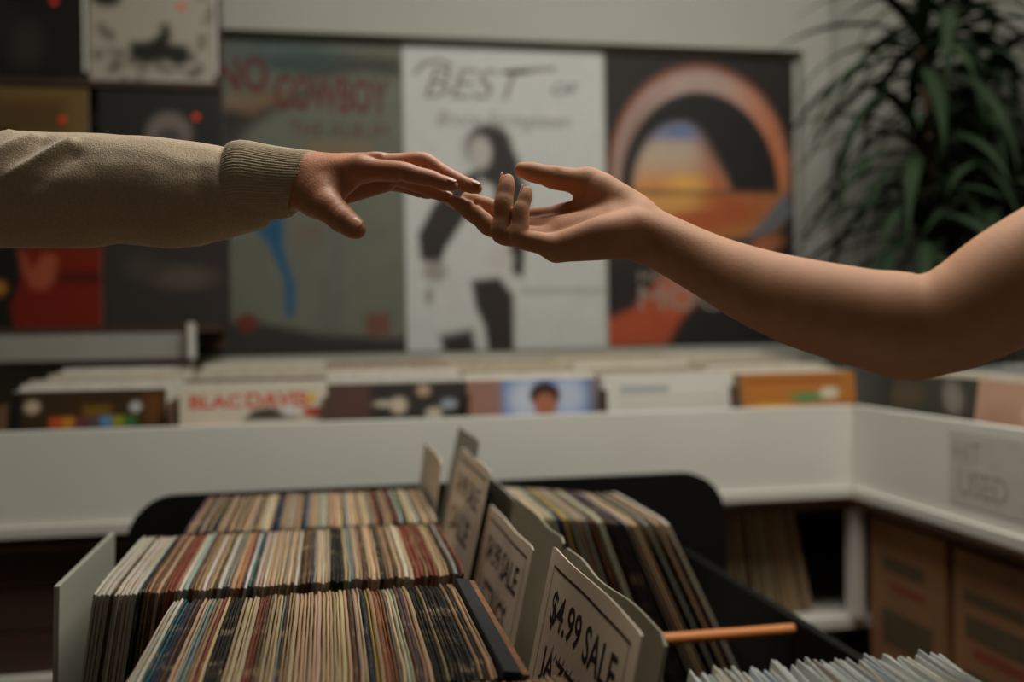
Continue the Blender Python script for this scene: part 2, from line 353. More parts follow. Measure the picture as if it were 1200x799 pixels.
# ---------------------------------------------------------------- front-facing album covers: rack on the wall and counter stacks
LP = .313
def strip(fn): return lambda X, Y: fn(X, (Y - .68) / .32 * .43 + .57)
def album(name, x, y, z, label, cat, fn, lean=8, group=None, facing='front', res=36, gloss=True, sticker=None, h=LP):
    mw = frame((x, y, z), (1, 0, 0), (0, math.sin(rad(lean)), math.cos(rad(lean)))) if facing == 'front' else \
        frame((x, y, z), (0, -1, 0), (math.sin(rad(lean)), 0, math.cos(rad(lean))))
    t = thing(name, (0, 0, 0), label, cat, group, mw=mw)
    c = printed('cover', LP, h, .005, fn, res, res, M['printgloss' if gloss else 'print'], t)
    if sticker: disc('price_sticker', sticker[0], sticker[1], .0085, .0026, M['sticker'], c)
    return c
rk = thing('wall_rack', (-.8, 2.88, 1.3), 'dark brown stepped wall rack holding album covers beside the green poster', 'rack')
YT, YM, YB = 2.79, 2.76, 2.72
zT = on(180, 101, 1, YT).z; zM = on(180, 107, 1, YM).z - LP; zB = on(150, 385, 1, YB).z
RE = on(252, 60, 1, YT).x + .012
box('back_panel', (-1.5, 2.85, 1.3), (RE, 2.87, 2.99), M['under'], rk)
for (y, z) in ((YT, zT), (YM, zM), (YB, zB)):
    box('ledge', (-1.5, y - .03, z - .011), (RE, 2.85, z - .001), M['under'], rk)
    box('ledge_lip', (-1.5, y - .03, z - .001), (RE, y - .025, z + .006), M['under'], rk)
fz = on(226, 420, 1, 2.66); fx = on(222, 400, 1, 2.66).x
box('fascia', (-1.5, 2.66, fz.z), (fx, 2.675, zB - .013), M['grey'], rk)
box('end_bracket', (fx, 2.63, fz.z), (fx + .014, 2.675, zB + .012), M['lip'], rk)
G1 = 'album covers displayed on the wall rack'
def c_black(X, Y): return Paint(X, Y, C3(34, 33, 31)).ell(.55, .32, .14, .2, C3(60, 56, 50), .6, a=.7).ell(.3, .5, .2, .2, C3(42, 42, 38), .6).c
def c_white(X, Y):
    p = Paint(X, Y, C3(172, 164, 148)); r = random.Random(3)
    for i in range(46):
        a = r.uniform(0, 6.3); d = r.uniform(.34, .52)
        p.ell(.5 + d * math.cos(a), .5 + d * math.sin(a), r.uniform(.02, .06), r.uniform(.02, .05), C3(92, 88, 78), .5, a=.75)
    p.poly([(.32, .22), (.32, .36), (.4, .36), (.5, .38), (.58, .46), (.56, .52), (.64, .52), (.66, .42), (.64, .36), (.8, .34), (.8, .2), (.7, .17), (.6, .21), (.45, .17)], C3(44, 42, 38), .03)
    return p.ell(.14, .72, .12, .07, C3(50, 48, 44), .4).c
def c_tan(X, Y): return Paint(X, Y, C3(116, 92, 54)).rect(.0, .62, .82, .9, C3(92, 70, 42), .08).ell(.4, .4, .3, .2, C3(80, 62, 40), .5).ell(.36, .6, .1, .05, C3(40, 34, 28), .5).rect(0, 0, 1, .3, C3(70, 52, 34), .05).c
def c_moon(X, Y): return Paint(X, Y, C3(46, 46, 43)).ell(.56, .64, .18, .18, C3(120, 110, 102), .25).ell(.56, .58, .11, .11, C3(78, 72, 68), .4).c
def c_red(X, Y):
    p = Paint(X, Y, C3(112, 33, 21)).rect(.6, .38, 1.1, .46, C3(72, 27, 18), .04)
    p.poly([(-.1, -.1), (-.1, 1.1), (.44, 1.1), (.46, .8), (.4, .62), (.38, .4), (.3, .2), (.34, -.1)], C3(30, 29, 25), .03)
    p.poly([(.36, .68), (.42, .6), (.46, .48), (.56, .62), (.66, .6), (.64, .4), (.56, .32), (.46, .34), (.4, .46)], C3(158, 78, 52), .03)
    return p.ell(.21, .34, .06, .06, C3(170, 110, 38), .4).c
def c_dim(X, Y): return Paint(X, Y, C3(54, 49, 44)).ell(.62, .42, .26, .1, C3(84, 74, 66), .6).ell(.3, .5, .14, .1, C3(66, 62, 54), .6).c
def rack_x(px, py, y): return on(px, py, 1, y).x
album('album_cover', rack_x(98, 60, YT) - LP, YT - .012, zT, 'black album cover with faint grey figure on top ledge of wall rack', 'album', c_black, 1.5, G1, sticker=(.245, .21))
album('album_cover', rack_x(106, 60, YT), YT - .012, zT, 'white album cover with black bird-like shape on top ledge of wall rack', 'album', c_white, 1.5, G1, sticker=(.233, .21))
album('album_cover', rack_x(104, 130, YM) - LP, YM - .012, zM, 'tan brown album cover with orange price sticker on wall rack', 'album', c_tan, 1.5, G1, sticker=(.25, .232))
album('album_cover', rack_x(116, 130, YM), YM - .012, zM, 'black album cover with pale round moon shape on wall rack', 'album', c_moon, 1.5, G1, sticker=(.245, .247))
album('album_cover', rack_x(121, 340, YB) - LP, YB - .012, zB, 'red and black album cover on the lowest rack ledge', 'album', c_red, 1.5, G1)
album('album_cover', rack_x(124, 340, YB), YB - .012, zB, 'dim brown-black album cover on the lowest rack ledge beside green poster', 'album', c_dim, 1.5, G1)
ex = rack_x(99, 40, YT)
box('sleeve_edge_and_glare', (ex, YT - .016, zT + .03), (ex + .008, YT - .008, zT + .3), M['plastic'], rk, .001)
box('sleeve_edge_and_glare', (RE - .012, YT - .016, zT + .03), (RE - .005, YT - .008, zT + .3), M['plastic'], rk, .001)  # pale strip standing in for glare on the white cover

def c_game(X, Y):
    p = Paint(X, Y, C3(62, 46, 26)).rect(.0, .0, .07, 1, C3(26, 26, 22), .02).ell(.14, .86, .05, .06, C3(190, 170, 140), .3).rect(.46, .76, .64, .86, C3(120, 88, 34), .03)
    for i, c in enumerate([(196, 84, 42), (206, 132, 40), (110, 60, 66), (92, 74, 74), (92, 140, 180), (150, 148, 50), (66, 112, 58)]): p.rect(.25 + i * .08, .66, .325 + i * .08, .76, C3(*c), .015)
    return p.ell(.8, .84, .04, .05, C3(190, 186, 180), .3).rect(.86, .6, .97, .95, C3(104, 66, 36), .05).c
def c_davis(X, Y): return Paint(X, Y, C3(206, 196, 176)).ell(.2, .62, .2, .08, C3(224, 200, 176), .6).poly([(.42, .68), (.5, .78), (.62, .8), (.74, .72), (.82, .68)], C3(72, 66, 60), .02).ell(.74, .78, .06, .07, C3(206, 204, 198), .3).rect(.84, .7, .96, .79, C3(180, 66, 46), .015).c
def c_dark(X, Y): return Paint(X, Y, C3(56, 52, 49)).rect(.0, .0, .3, 1, C3(92, 66, 60), .05).ell(.5, .78, .06, .08, C3(196, 180, 156), .4).ell(.4, .8, .08, .03, C3(190, 178, 160), .4).ell(.68, .92, .05, .06, C3(180, 150, 126), .4).ell(.75, .7, .06, .05, C3(196, 186, 160), .4).ell(.86, .78, .06, .05, C3(150, 160, 168), .4).c
def c_blue(X, Y): return Paint(X, Y, C3(110, 140, 190)).rect(-.1, .0, .25, 1.1, C3(150, 112, 98), .05).rect(.9, .0, 1.1, 1.1, C3(120, 112, 112), .06).ell(.42, .8, .12, .2, C3(190, 196, 206), .6).ell(.75, .82, .12, .2, C3(180, 190, 206), .6).ell(.57, .84, .115, .13, C3(62, 42, 36), .15).ell(.57, .74, .085, .12, C3(166, 104, 76), .2).c
def c_pages(X, Y):
    p = Paint(X, Y, C3(206, 202, 192))
    for y in (.62, .7, .78): p.rect(.1, y, .92, y + .02, C3(150, 146, 136), .012, .8)
    return p.rect(.12, .84, .5, .9, C3(110, 120, 130), .02, .7).c
def c_orange(X, Y): return Paint(X, Y, C3(176, 112, 52)).rect(-.1, 0, .06, 1.1, C3(110, 90, 70), .03).ell(.6, .74, .14, .05, C3(86, 140, 84), .5).ell(.78, .78, .08, .06, C3(206, 200, 170), .4).ell(.3, .64, .2, .05, C3(214, 160, 50), .5).rect(0, .55, 1, .62, C3(196, 84, 44), .03).rect(.1, .9, .9, .94, C3(150, 80, 36), .02).c
stacks = [(-.652, c_game, 'brown album cover with a rainbow strip of small pictures in front of its stack', 1.235),
          (-.312, c_davis, 'white album cover with red lettering and black car shape on the counter', 1.24),
          (.002, c_dark, 'charcoal album cover with pale musicians on the counter', 1.245),
          (.316, c_blue, 'blue album cover with a dark-haired portrait on the counter', 1.245),
          (.637, c_pages, 'white album cover with rows of grey print on the counter', 1.24),
          (.958, c_orange, 'orange album cover with green and red marks on the counter', 1.24)]
plain = {}
def plain_lp(col, h):
    k = (col, h)
    if k not in plain:
        me = boxmesh('sleeve_body', (0, 0, -.002), (LP, h, .002), .001); me.materials.append(M['sleeve']); plain[k] = me
    return plain[k]
GS = 'records filed behind the front covers on the counters'
names = {'white': (222, 216, 204), 'cream': (206, 192, 164), 'tan': (160, 132, 98), 'grey': (150, 148, 142), 'brown': (96, 70, 50), 'blue-grey': (140, 152, 160)}
beh = ['behind the brown rainbow-strip cover', 'behind the white red-lettered cover', 'behind the charcoal musicians cover', 'behind the blue portrait cover', 'behind the white printed cover', 'behind the orange cover']
for i, (x, fn, lab, zt) in enumerate(stacks):
    lean = 8
    a = album('album_cover', x, 2.203, .9165, lab, 'album', strip(fn), lean, 'front covers of the counter stacks', res=60)
    if i == 1:
        text('lettering', 'BLAC', .02, .266, .03, M['brightred'], a, .0029, width=.11, bold=.03)
        text('lettering', 'DAVIS', .14, .266, .033, M['brightred'], a, .0029, width=.13, bold=.03)
        disc('yellow_dot', .278, .283, .011, .0028, mat('yellow_print', S(206, 160, 50), .6), a)
    y = 2.225; k = 0
    while y < 2.78:
        nm = rng.choice(['white'] * 6 + ['cream'] * 5 + ['tan', 'grey', 'brown', 'tan'])
        if k < 2: nm = 'white'
        c = names[nm]; hh = round(LP + .034 * (y - 2.2) / .6 + rng.choice([0, 0, .004, .008]), 3)
        le = lean + .6 * math.sin(k)
        o = link('filed_record', plain_lp(0, hh), None, None, frame((x + rng.uniform(-.004, .004), y, .9165), (1, 0, 0), (0, math.sin(rad(le)), math.cos(rad(le)))))
        kk = rng.uniform(.9, 1.06); o.color = S(*[min(255, v * kk) for v in c])
        tag(o, f'{nm} record sleeve filed {beh[i]}', 'record', GS)
        y += rng.uniform(.024, .04); k += 1
def c_shade(X, Y): return Paint(X, Y, C3(62, 62, 54)).ell(.75, .82, .1, .16, C3(130, 126, 116), .5, .4).ell(.2, .8, .2, .12, C3(84, 76, 62), .5).c
def c_pink(X, Y): return Paint(X, Y, C3(190, 150, 124)).ell(.62, .9, .14, .1, C3(70, 52, 48), .2).ell(.6, .76, .14, .1, C3(214, 200, 166), .3).ell(.78, .7, .1, .07, C3(110, 46, 40), .4).rect(.1, .6, .4, .8, C3(180, 140, 116), .05).c
def c_pale(X, Y): return Paint(X, Y, C3(160, 160, 156)).rect(.1, .6, .9, .9, C3(110, 116, 126), .05).c
for i, (yf, fn, lab) in enumerate([(2.125, c_shade, 'dark green-grey album cover on the side counter near the corner'), (1.812, c_pink, 'pink album cover with dark-haired portrait on the side counter'), (1.49, c_pale, 'pale grey album cover on the side counter past the pink one')]):
    lean = 8
    album('album_cover', 1.262, yf, .9165, lab, 'album', strip(fn), lean, 'front covers of the side counter stacks', 'side', res=50)
    x = 1.285; k = 0
    while x < 1.84:
        nm = rng.choice(['blue-grey', 'white', 'white', 'grey', 'cream'])
        o = link('filed_record', plain_lp(0, round(LP + .03 * (x - 1.26) / .6, 3)), None, None, frame((x, yf + rng.uniform(-.004, .004), .9165), (0, -1, 0), (math.sin(rad(lean)), 0, math.cos(rad(lean)))))
        o.color = S(*names[nm]); x += rng.uniform(.026, .042); k += 1
        tag(o, f"{nm} record sleeve filed behind the {['dark green-grey', 'pink', 'pale grey'][i]} cover", 'record', GS)

# ---------------------------------------------------------------- record sleeves standing edge-up
def sleeve_mesh(seed, t, L=.313, H=.313):
    r = random.Random(seed); n = 9; V, Fc = [], []
    for i in range(n):
        u = i / (n - 1); y = (u - .5) * L
        e = min(u, 1 - u); top = H - (.004 if e == 0 else 0) - r.uniform(0, .0012); th = t / 2 * (1 if 0 < e else .85)
        b = r.uniform(-.0004, .0004)
        V += [(-th, y, 0), (-th + b, y, top - .0012), (-th * .45 + b, y, top), (th * .45 + b, y, top - .0003), (th + b, y, top - .0012), (th, y, 0)]
        if i:
            o = 6 * i
            for k in range(6): Fc.append((o - 6 + k, o - 6 + (k + 1) % 6, o + (k + 1) % 6, o + k))
    Fc += [(0, 1, 2, 3, 4, 5), tuple(6 * (n - 1) + k for k in (5, 4, 3, 2, 1, 0))]
    me = mesh('record_sleeve', V, Fc); me.materials.append(M['sleeve']); return me
THICK = [.0022, .0026, .003, .0034, .0042, .0055]
SM = {t: [sleeve_mesh(i * 10 + k, t) for k in range(3)] for i, t in enumerate(THICK)}
PAL = {'cream': (198, 171, 136), 'tan': (166, 135, 102), 'white': (196, 188, 170), 'brown': (98, 74, 54), 'black': (44, 39, 35), 'grey': (136, 130, 120),
       'red': (132, 66, 51), 'orange': (158, 104, 70), 'blue': (72, 92, 122), 'teal': (58, 108, 116), 'purple': (82, 66, 82), 'yellow': (176, 146, 70), 'navy': (50, 52, 66), 'pale blue': (138, 150, 150)}
BASE = .752
def put_record(x, y, lean, colname, where, group, t, z=BASE, jitter=1., yaw=0):
    """lean in degrees, positive tips the top to +X; x is the foot"""
    o = link('record_sleeve', rng.choice(SM[t]))
    o.matrix_world = Matrix.Translation((x, y, z + t / 2 * abs(math.sin(rad(lean))))) @ Matrix.Rotation(rad(lean), 4, 'Y') @ Matrix.Rotation(yaw, 4, 'Z')
    c = PAL[colname]; k = rng.uniform(.86, 1.1)
    o.color = S(*[min(255, v * k * rng.uniform(.96, 1.04)) for v in c])
    adj = ('slim ' if t < .0028 else 'thick ' if t > .004 else '') + ('dulled ' if k < .93 else 'bright ' if k > 1.04 else '')
    return tag(o, f'{adj}{colname} record sleeve {where}', 'record', group)
def weighted(d):
    ks = list(d); return rng.choices(ks, [d[k] for k in ks])[0]
def fill_row(x0, x1, yc, lean0, lean1, pal, where, group, special=None, z=BASE, ths=THICK[:5], gap=(.0003, .0011), zj=.0):
    """x0..x1 are the tops' extent"""
    x = x0; n = 0
    while x < x1:
        u = (x - x0) / (x1 - x0); le = lean0 + (lean1 - lean0) * u + .25 * math.sin(n * .35)
        t = rng.choice(ths); cn = weighted(pal)
        if special:
            for a, b, c in special:
                if a <= u < b: cn = c if rng.random() < .85 else cn
        xf = x + t / 2 - .313 * math.sin(rad(le))
        put_record(xf, yc + rng.uniform(-.0035, .0035), le, cn, where, group, t, z + rng.uniform(0, .0025) + zj)
        x += t / math.cos(rad(le)) + rng.uniform(*gap); n += 1
    return n
WARM = {'cream': 36, 'tan': 24, 'white': 12, 'brown': 10, 'black': 10, 'grey': 9, 'red': 2, 'orange': 2, 'blue': 1.5, 'teal': 1, 'purple': 1.5, 'yellow': 1, 'navy': 3, 'pale blue': 3}
cnt = {}
cnt['front'] = fill_row(-.166, .136, .97, 10, 10.5, WARM, 'in the front row of the black bin', 'records in the front row of the bin',
         [(0, .03, 'white'), (.03, .05, 'teal'), (.05, .07, 'navy'), (.16, .18, 'red'), (.2, .24, 'black'), (.3, .33, 'red'), (.42, .6, 'cream'), (.7, .73, 'orange'), (.82, .97, 'black')])
cnt['mid'] = fill_row(-.258, .158, 1.325, 9, 10.5, {**WARM, 'white': 18, 'brown': 16, 'grey': 12}, 'in the middle row of the black bin', 'records in the middle row of the bin',
         [(0, .1, 'white'), (.1, .12, 'navy'), (.18, .2, 'red'), (.22, .24, 'pale blue'), (.52, .56, 'brown'), (.62, .66, 'black'), (.86, .92, 'red'), (.95, .97, 'black'), (.985, 1, 'red')], ths=THICK[1:])
cnt['rear'] = fill_row(-.205, .165, 1.65, 8, 10, {**WARM, 'tan': 26, 'grey': 14}, 'in the rear row of the black bin', 'records in the rear row of the bin', None, ths=THICK[2:])
cnt['near'] = fill_row(.055, .185, .637, 10, 10, {'cream': 6, 'tan': 3}, 'in the nearest row beside the sale card', 'records in the nearest row of the bin', None, z=BASE + .004, ths=THICK[1:4])
# boxed set at the end of the front row
bs = thing('boxed_set', (0, 0, 0), 'thick navy-black boxed record set with worn brown spine beside sale card', 'boxed set',
           mw=Matrix.Translation((.147 - .313 * math.sin(rad(10.5)), .965, BASE + .003)) @ Matrix.Rotation(rad(10.5), 4, 'Y'))
link('box_body', boxmesh('box_body', (-.007, -.157, 0), (.009, .157, .314), .002), mat('navy_box_cloth', S(26, 25, 26), .75, .15, 30), bs)
link('worn_edge', boxmesh('worn_edge', (.009, -.158, 0), (.0155, .158, .313), .0012), mat('worn_brown_cardboard', S(124, 84, 54), .85, .3, 60, .0006, 200), bs)
# right column: leaning records resting towards the signs
seq = ['white', 'cream', 'white', 'cream', 'white', 'blue', 'navy', 'yellow', 'yellow', 'grey', 'grey', 'tan', 'grey', 'grey', 'orange', 'black', 'grey', 'white', 'brown', 'black', 'purple', 'black', 'navy', 'white', 'tan', 'cream', 'tan', 'grey', 'cream', 'white']
xt = .318; le = 13.
for n, cn in enumerate(seq):
    t = rng.choice(THICK[3:]) if n < 27 else THICK[5]
    put_record(xt + .313 * math.sin(rad(le)), 1.655 + rng.uniform(-.006, .006), -le, cn, 'leaning in the rear right section of the black bin', 'records leaning in the right section', t)
    le += .42; xt += t / math.cos(rad(le)) + (.0012 if n < 26 else .012)
# singles in thin white sleeves, nearest right row: poly bags with pointed uneven corners
def bag_mesh(seed):
    r = random.Random(seed); n = 9; V, Fc = [], []; H = .316; L = .313
    up = r.uniform(0, .009)
    for i in range(n):
        u = i / (n - 1); y = (u - .5) * L; top = H + up * max(0, (u - .8) / .2) + .002 * u + .004 * math.sin(seed * 2.1) - (r.uniform(.0, .004) if i == 0 else 0) + r.uniform(-.0006, .0006); w_ = .0012 * math.sin(u * 5 + seed)
        V += [(-.0011, y, 0), (-.0009 + w_, y, top), (.0009 + w_, y, top), (.0011, y, 0)]
        if i:
            o = 4 * i
            for k in range(4): Fc.append((o - 4 + k, o - 4 + (k + 1) % 4, o + (k + 1) % 4, o + k))
    Fc += [(0, 1, 2, 3), tuple(4 * (n - 1) + k for k in (3, 2, 1, 0))]
    me = mesh('bagged_record', V, Fc); me.materials.append(M['bag']); return me
def bag_mat():
    m = bpy.data.materials.new('plastic_record_bag'); m.use_nodes = True; N = m.node_tree.nodes; L = m.node_tree.links; b = N['Principled BSDF']
    oi = N.new('ShaderNodeObjectInfo'); nz = N.new('ShaderNodeTexNoise'); nz.inputs['Scale'].default_value = 25
    mx = N.new('ShaderNodeMix'); mx.data_type = 'RGBA'; mx.blend_type = 'MULTIPLY'; mx.inputs[0].default_value = .15
    L.new(oi.outputs['Color'], mx.inputs[6]); L.new(nz.outputs['Fac'], mx.inputs[7]); L.new(mx.outputs[2], b.inputs['Base Color'])
    b.inputs['Roughness'].default_value = .4; return m
M['bag'] = bag_mat()
BM_ = [bag_mesh(i) for i in range(10)]
BP = {'white': (230, 230, 222), 'pale blue': (206, 216, 220), 'grey': (206, 205, 200), 'cream': (222, 212, 192), 'tan': (190, 160, 134)}
x = .298
while x < .528:
    cn = weighted({'white': 12, 'pale blue': 4, 'grey': 4, 'cream': 4, 'tan': .8}); le = 13
    o = link('bagged_record', rng.choice(BM_))
    o.matrix_world = Matrix.Translation((x - .071, .632 + rng.uniform(-.008, .008), BASE + rng.uniform(0, .003) - .0005)) @ Matrix.Rotation(rad(le), 4, 'Y') @ Matrix.Diagonal((1, 1, .965, 1))
    kk = rng.uniform(.94, 1.1); o.color = S(*[min(255, v * kk) for v in BP[cn]])
    tag(o, f'{cn} plastic-bagged record in the nearest right section of the black bin', 'record', 'plastic-bagged records in the right section')
    x += rng.uniform(.0027, .0042)

# ---------------------------------------------------------------- the black record bin
bn = thing('record_bin', (.21, 1.2, 0), 'black wooden record bin with rounded rear panel in front of the counter', 'record bin')
def rounded(x0, x1, z0, z1, r, n=10):
    pts = [(x0, z0), (x1, z0)]
    pts += [(x1 - r + r * math.cos(a * math.pi / 2 / n), z1 - r + r * math.sin(a * math.pi / 2 / n)) for a in range(n + 1)]
    pts += [(x0 + r - r * math.sin(a * math.pi / 2 / n), z1 - r + r * math.cos(a * math.pi / 2 / n)) for a in range(n + 1)]
    return pts
rp_ = extrude('rear_panel', rounded(-.36 - .21, .785 - .21, .6, 1.05, .085), -.01, .01, M['black'], bn)
rp_.matrix_parent_inverse = Matrix(); rp_.rotation_euler = (rad(90), 0, 0); rp_.location = (0, .7, 0)
box('base_panel', (-.35, .38, .73), (.70, 1.89, .75), M['black'], bn)
box('side_panel', (.688, .38, .62), (.704, 1.89, .9), M['black'], bn)
box('side_panel', (-.352, .38, .62), (-.336, 1.89, .80), M['black'], bn)
box('near_panel', (-.352, .38, .62), (.704, .396, .9), M['black'], bn)
for y in (.805, 1.143, 1.486): box('cross_rail', (-.336, y, .75), (.195, y + .006, .8), M['black'], bn)
for xx in (-.34, .66):
    for yy in (.39, 1.85): box('leg', (xx, yy, 0), (xx + .04, yy + .04, .62), M['black'], bn)
d0 = on(795, 748, 2, .885); d1 = on(922, 738, 2, .885)
bm = bmesh.new(); bmesh.ops.create_cone(bm, segments=16, radius1=.0085, radius2=.0085, depth=d1.x + .02 - .277, cap_ends=True)
bmesh.ops.bevel(bm, geom=[e for e in bm.edges if len(e.link_faces) == 2 and any(len(f.verts) > 4 for f in e.link_faces)], offset=.002, segments=2, affect='EDGES')
me = bpy.data.meshes.new('wooden_dowel'); bm.to_mesh(me); bm.free(); me.materials.append(M['dowel'])
o = link('wooden_dowel', me, None, None, Matrix.Translation(((d1.x + .02 + .277) / 2, d1.y, .885)) @ Matrix.Rotation(rad(90), 4, 'Y'))
tag(o, 'orange wooden dowel lying across the empty right section of the bin', 'dowel')

# ---------------------------------------------------------------- divider and sale cards
def wavy_card(name, top_far, length, h, lean, m, label, cat, t=.0022, wave=.0, group=None, back=None, seed=0, corner=.006, up0=0):
    """card standing along the bin; reads from its far top corner to the near one, faces -X"""
    v = Vector((math.sin(rad(lean)), 0, math.cos(rad(lean))))
    mw = frame(Vector(top_far) - v * h, (0, -1, 0), v)
    th = thing(name, (0, 0, 0), label, cat, group, mw=mw)
    n = 24; V, Fc = [], []; k = 8
    def zz(x, y): return wave * (math.sin(x * 21 + seed) * (.3 + .7 * y / h) + .4 * math.sin(x * 47 + seed * 2 + y * 9) * y / h)
    for side in (1, -1):
        for j in range(k + 1):
            for i in range(n + 1):
                x = length * i / n; y = h * j / k
                e = min(i, n - i) / n * length
                if j == k and e < corner: y -= (corner - e) * .5
                if j == k: y += wave * .8 * math.sin(x * 33 + seed)
                V.append((x, y, zz(x, y) + side * t / 2))
    q = (n + 1) * (k + 1)
    for j in range(k):
        for i in range(n):
            a = j * (n + 1) + i; Fc.append((a, a + 1, a + n + 2, a + n + 1)); Fc.append((q + a + n + 1, q + a + n + 2, q + a + 1, q + a))
    per = [i for i in range(n + 1)] + [j * (n + 1) + n for j in range(1, k + 1)] + [k * (n + 1) + i for i in range(n - 1, -1, -1)] + [j * (n + 1) for j in range(k - 1, 0, -1)]
    for a, b in zip(per, per[1:] + per[:1]): Fc.append((a, q + a, q + b, b))
    link('card', mesh('card', V, Fc), m, th)
    return th, length, h, (lambda o: drape(o, zz))
def drape(o, zz):
    for v in o.data.vertices: v.co.z += zz(v.co.x, v.co.y)
    return o
def bar(name, x0, y0, x1, y1, r, m, parent, z, n=8):
    d = Vector((x1 - x0, y1 - y0)); nn = Vector((-d.y, d.x)).normalized() * r
    V, Fc = [], []
    for i in range(n + 1):
        p = Vector((x0, y0)) + d * i / n; V += [(p.x + nn.x, p.y + nn.y, z), (p.x - nn.x, p.y - nn.y, z)]
        if i: Fc.append((2 * i - 2, 2 * i - 1, 2 * i + 1, 2 * i))
    return link(name, mesh(name, V, Fc), m, parent)
def sale_card(top_far, length, h, lean, label, word, wave, seed, big):
    t, L, H, dr = wavy_card('sale_card', top_far, length, h, lean, M['card'], label, 'sign card', .0016, wave, 'sale cards standing in the bin', seed=seed, corner=.003)
    t = t.children[0]; z = .0011; mg = .024
    dr(bar('border', mg, H - .016, L - mg + .004, H - .016, .0014, M['ink'], t, z, 16))
    dr(bar('border', mg, H - .016, mg, .02, .0006, M['ink'], t, z, 10))
    dr(bar('border', L - mg, H - .018, L - mg, .02, .0007, M['ink'], t, z, 10))
    dr(text('lettering', '$4.99 SALE', mg + .02, H - .075, .04, M['ink'], t, z, width=L - 2 * mg - .04, bold=.014))
    r = random.Random(seed)
    for k in range(13):                                                   # line of unreadable small script
        x = mg + .05 + k * (L - 2 * mg - .09) / 13
        dr(bar('script_stroke', x, H - .098 + r.uniform(-.002, .002), x + .006, H - .087 + r.uniform(-.003, .003), .001, M['fade'], t, z, 2))
    dr(text('lettering', word, mg + .02, H - .131, .038, M['ink'], t, z, width=big, bold=.012))
    return t
sale_card((.242, 1.06, 1.108), .315, .345, 12.5, 'aged sale card reading JAZZ with torn edge beside the front records', 'JAZZ', .0012, 1, .115)
sale_card((.237, 1.462, 1.086), .312, .315, 12.5, 'sale card standing between middle-row records and the grey divider', 'LISTINGS', .0008, 4, .2)
sale_card((.231, 1.73, 1.14), .312, .36, 13, 'blurred tall sale card standing above the rear-row records', 'SALE', .001, 6, .2)
t4 = wavy_card('divider_card', (.181, 1.86, 1.135), .27, .37, 8, M['card'], 'small pale card poking up behind the rear-row records', 'divider card', .0016, .001, seed=2)[0]
wavy_card('divider_card', (.246, 1.865, 1.161), .25, .37, 13, M['cardgrey'], 'grey divider card rising behind the tall blurred sale card', 'divider card', .0016, .001, seed=8)
wavy_card('divider_card', (.283, 1.50, 1.088), .315, .32, 11, M['cardgrey'], 'grey divider card with pale top edge behind the middle sale card', 'divider card', .003, .0015, seed=3, corner=.012)
wavy_card('divider_card', (.272, 1.14, 1.092), .36, .32, 11, M['cardgrey'], 'grey-green divider card with crumpled top behind the JAZZ sale card', 'divider card', .0035, .0022, seed=5, corner=.012)
wavy_card('divider_card', (.292, 1.83, 1.075), .27, .31, -12, M['cardpale'], 'pale divider card beside the leaning rear right records', 'divider card', .002, .0006, seed=9)
wavy_card('divider_card', (-.303, 1.497, 1.064), .302, .31, 2, M['cardpale'], 'pale divider panel at the open side of the middle row', 'divider card', .006, .0, seed=1, corner=.0)

# ---------------------------------------------------------------- things under the counters
GU = 'records stored under the display counter'
x = .86; k = 0
while x < 1.165:
    le = 2 + 9 * ss(.86, 1.165, x); t = rng.choice(THICK[3:]); cn = weighted({'tan': 7, 'brown': 3, 'cream': 6, 'black': 1})
    o = put_record(x, 2.42, -le, cn, 'stored on the shelf under the display counter', GU, t, z=.6365)
    o.scale = (1, 1, .83)
    x += (t + .0012) * 1.05 + .313 * .88 * .0008; k += 1
def carton(x0, x1, y0, y1, z0, z1, label, faces):
    t = thing('cardboard_box', ((x0 + x1) / 2, (y0 + y1) / 2, z0), label, 'box', 'cardboard boxes under the counters')
    box('box_body', (x0, y0, z0), (x1, y1, z1 - .006), M['cardbox'], t, .003)
    box('flap', (x0 - .002, y0, z1 - .005), (x0 + (x1 - x0) * .495, y1, z1 - .001), M['cardbox'], t, .001)
    box('flap', (x0 + (x1 - x0) * .505, y0, z1 - .005), (x1 + .002, y1, z1 - .001), M['cardbox'], t, .001)
    box('tape_strip', ((x0 + x1) / 2 - .025, y0 + .002, z1 - .001), ((x0 + x1) / 2 + .025, y1 - .002, z1 - .0003), M['tape'], t, 0)
    h = z1 - z0; l = y1 - y0
    for (a, b, c, d, m) in faces: box('printed_mark', (x0 - .0008, y1 - l * b, z0 + h * c), (x0 + .001, y1 - l * a, z0 + h * d), M[m], t, 0)
    return t
carton(1.272, 1.86, 1.885, 2.18, .477, .885, 'brown cardboard box with dark green print beside the counter corner', [(.2, .75, .72, .8, 'boxink'), (.3, .75, .62, .66, 'boxred'), (.18, .85, .3, .5, 'boxink')])
carton(1.272, 1.86, 1.545, 1.855, .477, .88, 'brown cardboard box with red stripe print under the side counter', [(.1, .7, .74, .8, 'boxink'), (.12, .7, .56, .68, 'boxink'), (.2, .8, .48, .53, 'boxred'), (.1, .4, .3, .4, 'boxink')])
carton(1.272, 1.86, 1.23, 1.53, .477, .875, 'plain brown cardboard box past the red-striped one under side counter', [])
bw = thing('storage_crate', (-.62, 2.4, .636), 'dark brown wooden crate on the shelf under the display counter', 'crate')
for k in range(3): box('plank', (-.72, 2.225, .639 + k * .09), (-.36, 2.24, .725 + k * .09), M['under'], bw, .002)
box('side_panel', (-.72, 2.24, .637), (-.705, 2.75, .9), M['under'], bw); box('side_panel', (-.375, 2.24, .637), (-.36, 2.75, .9), M['under'], bw)

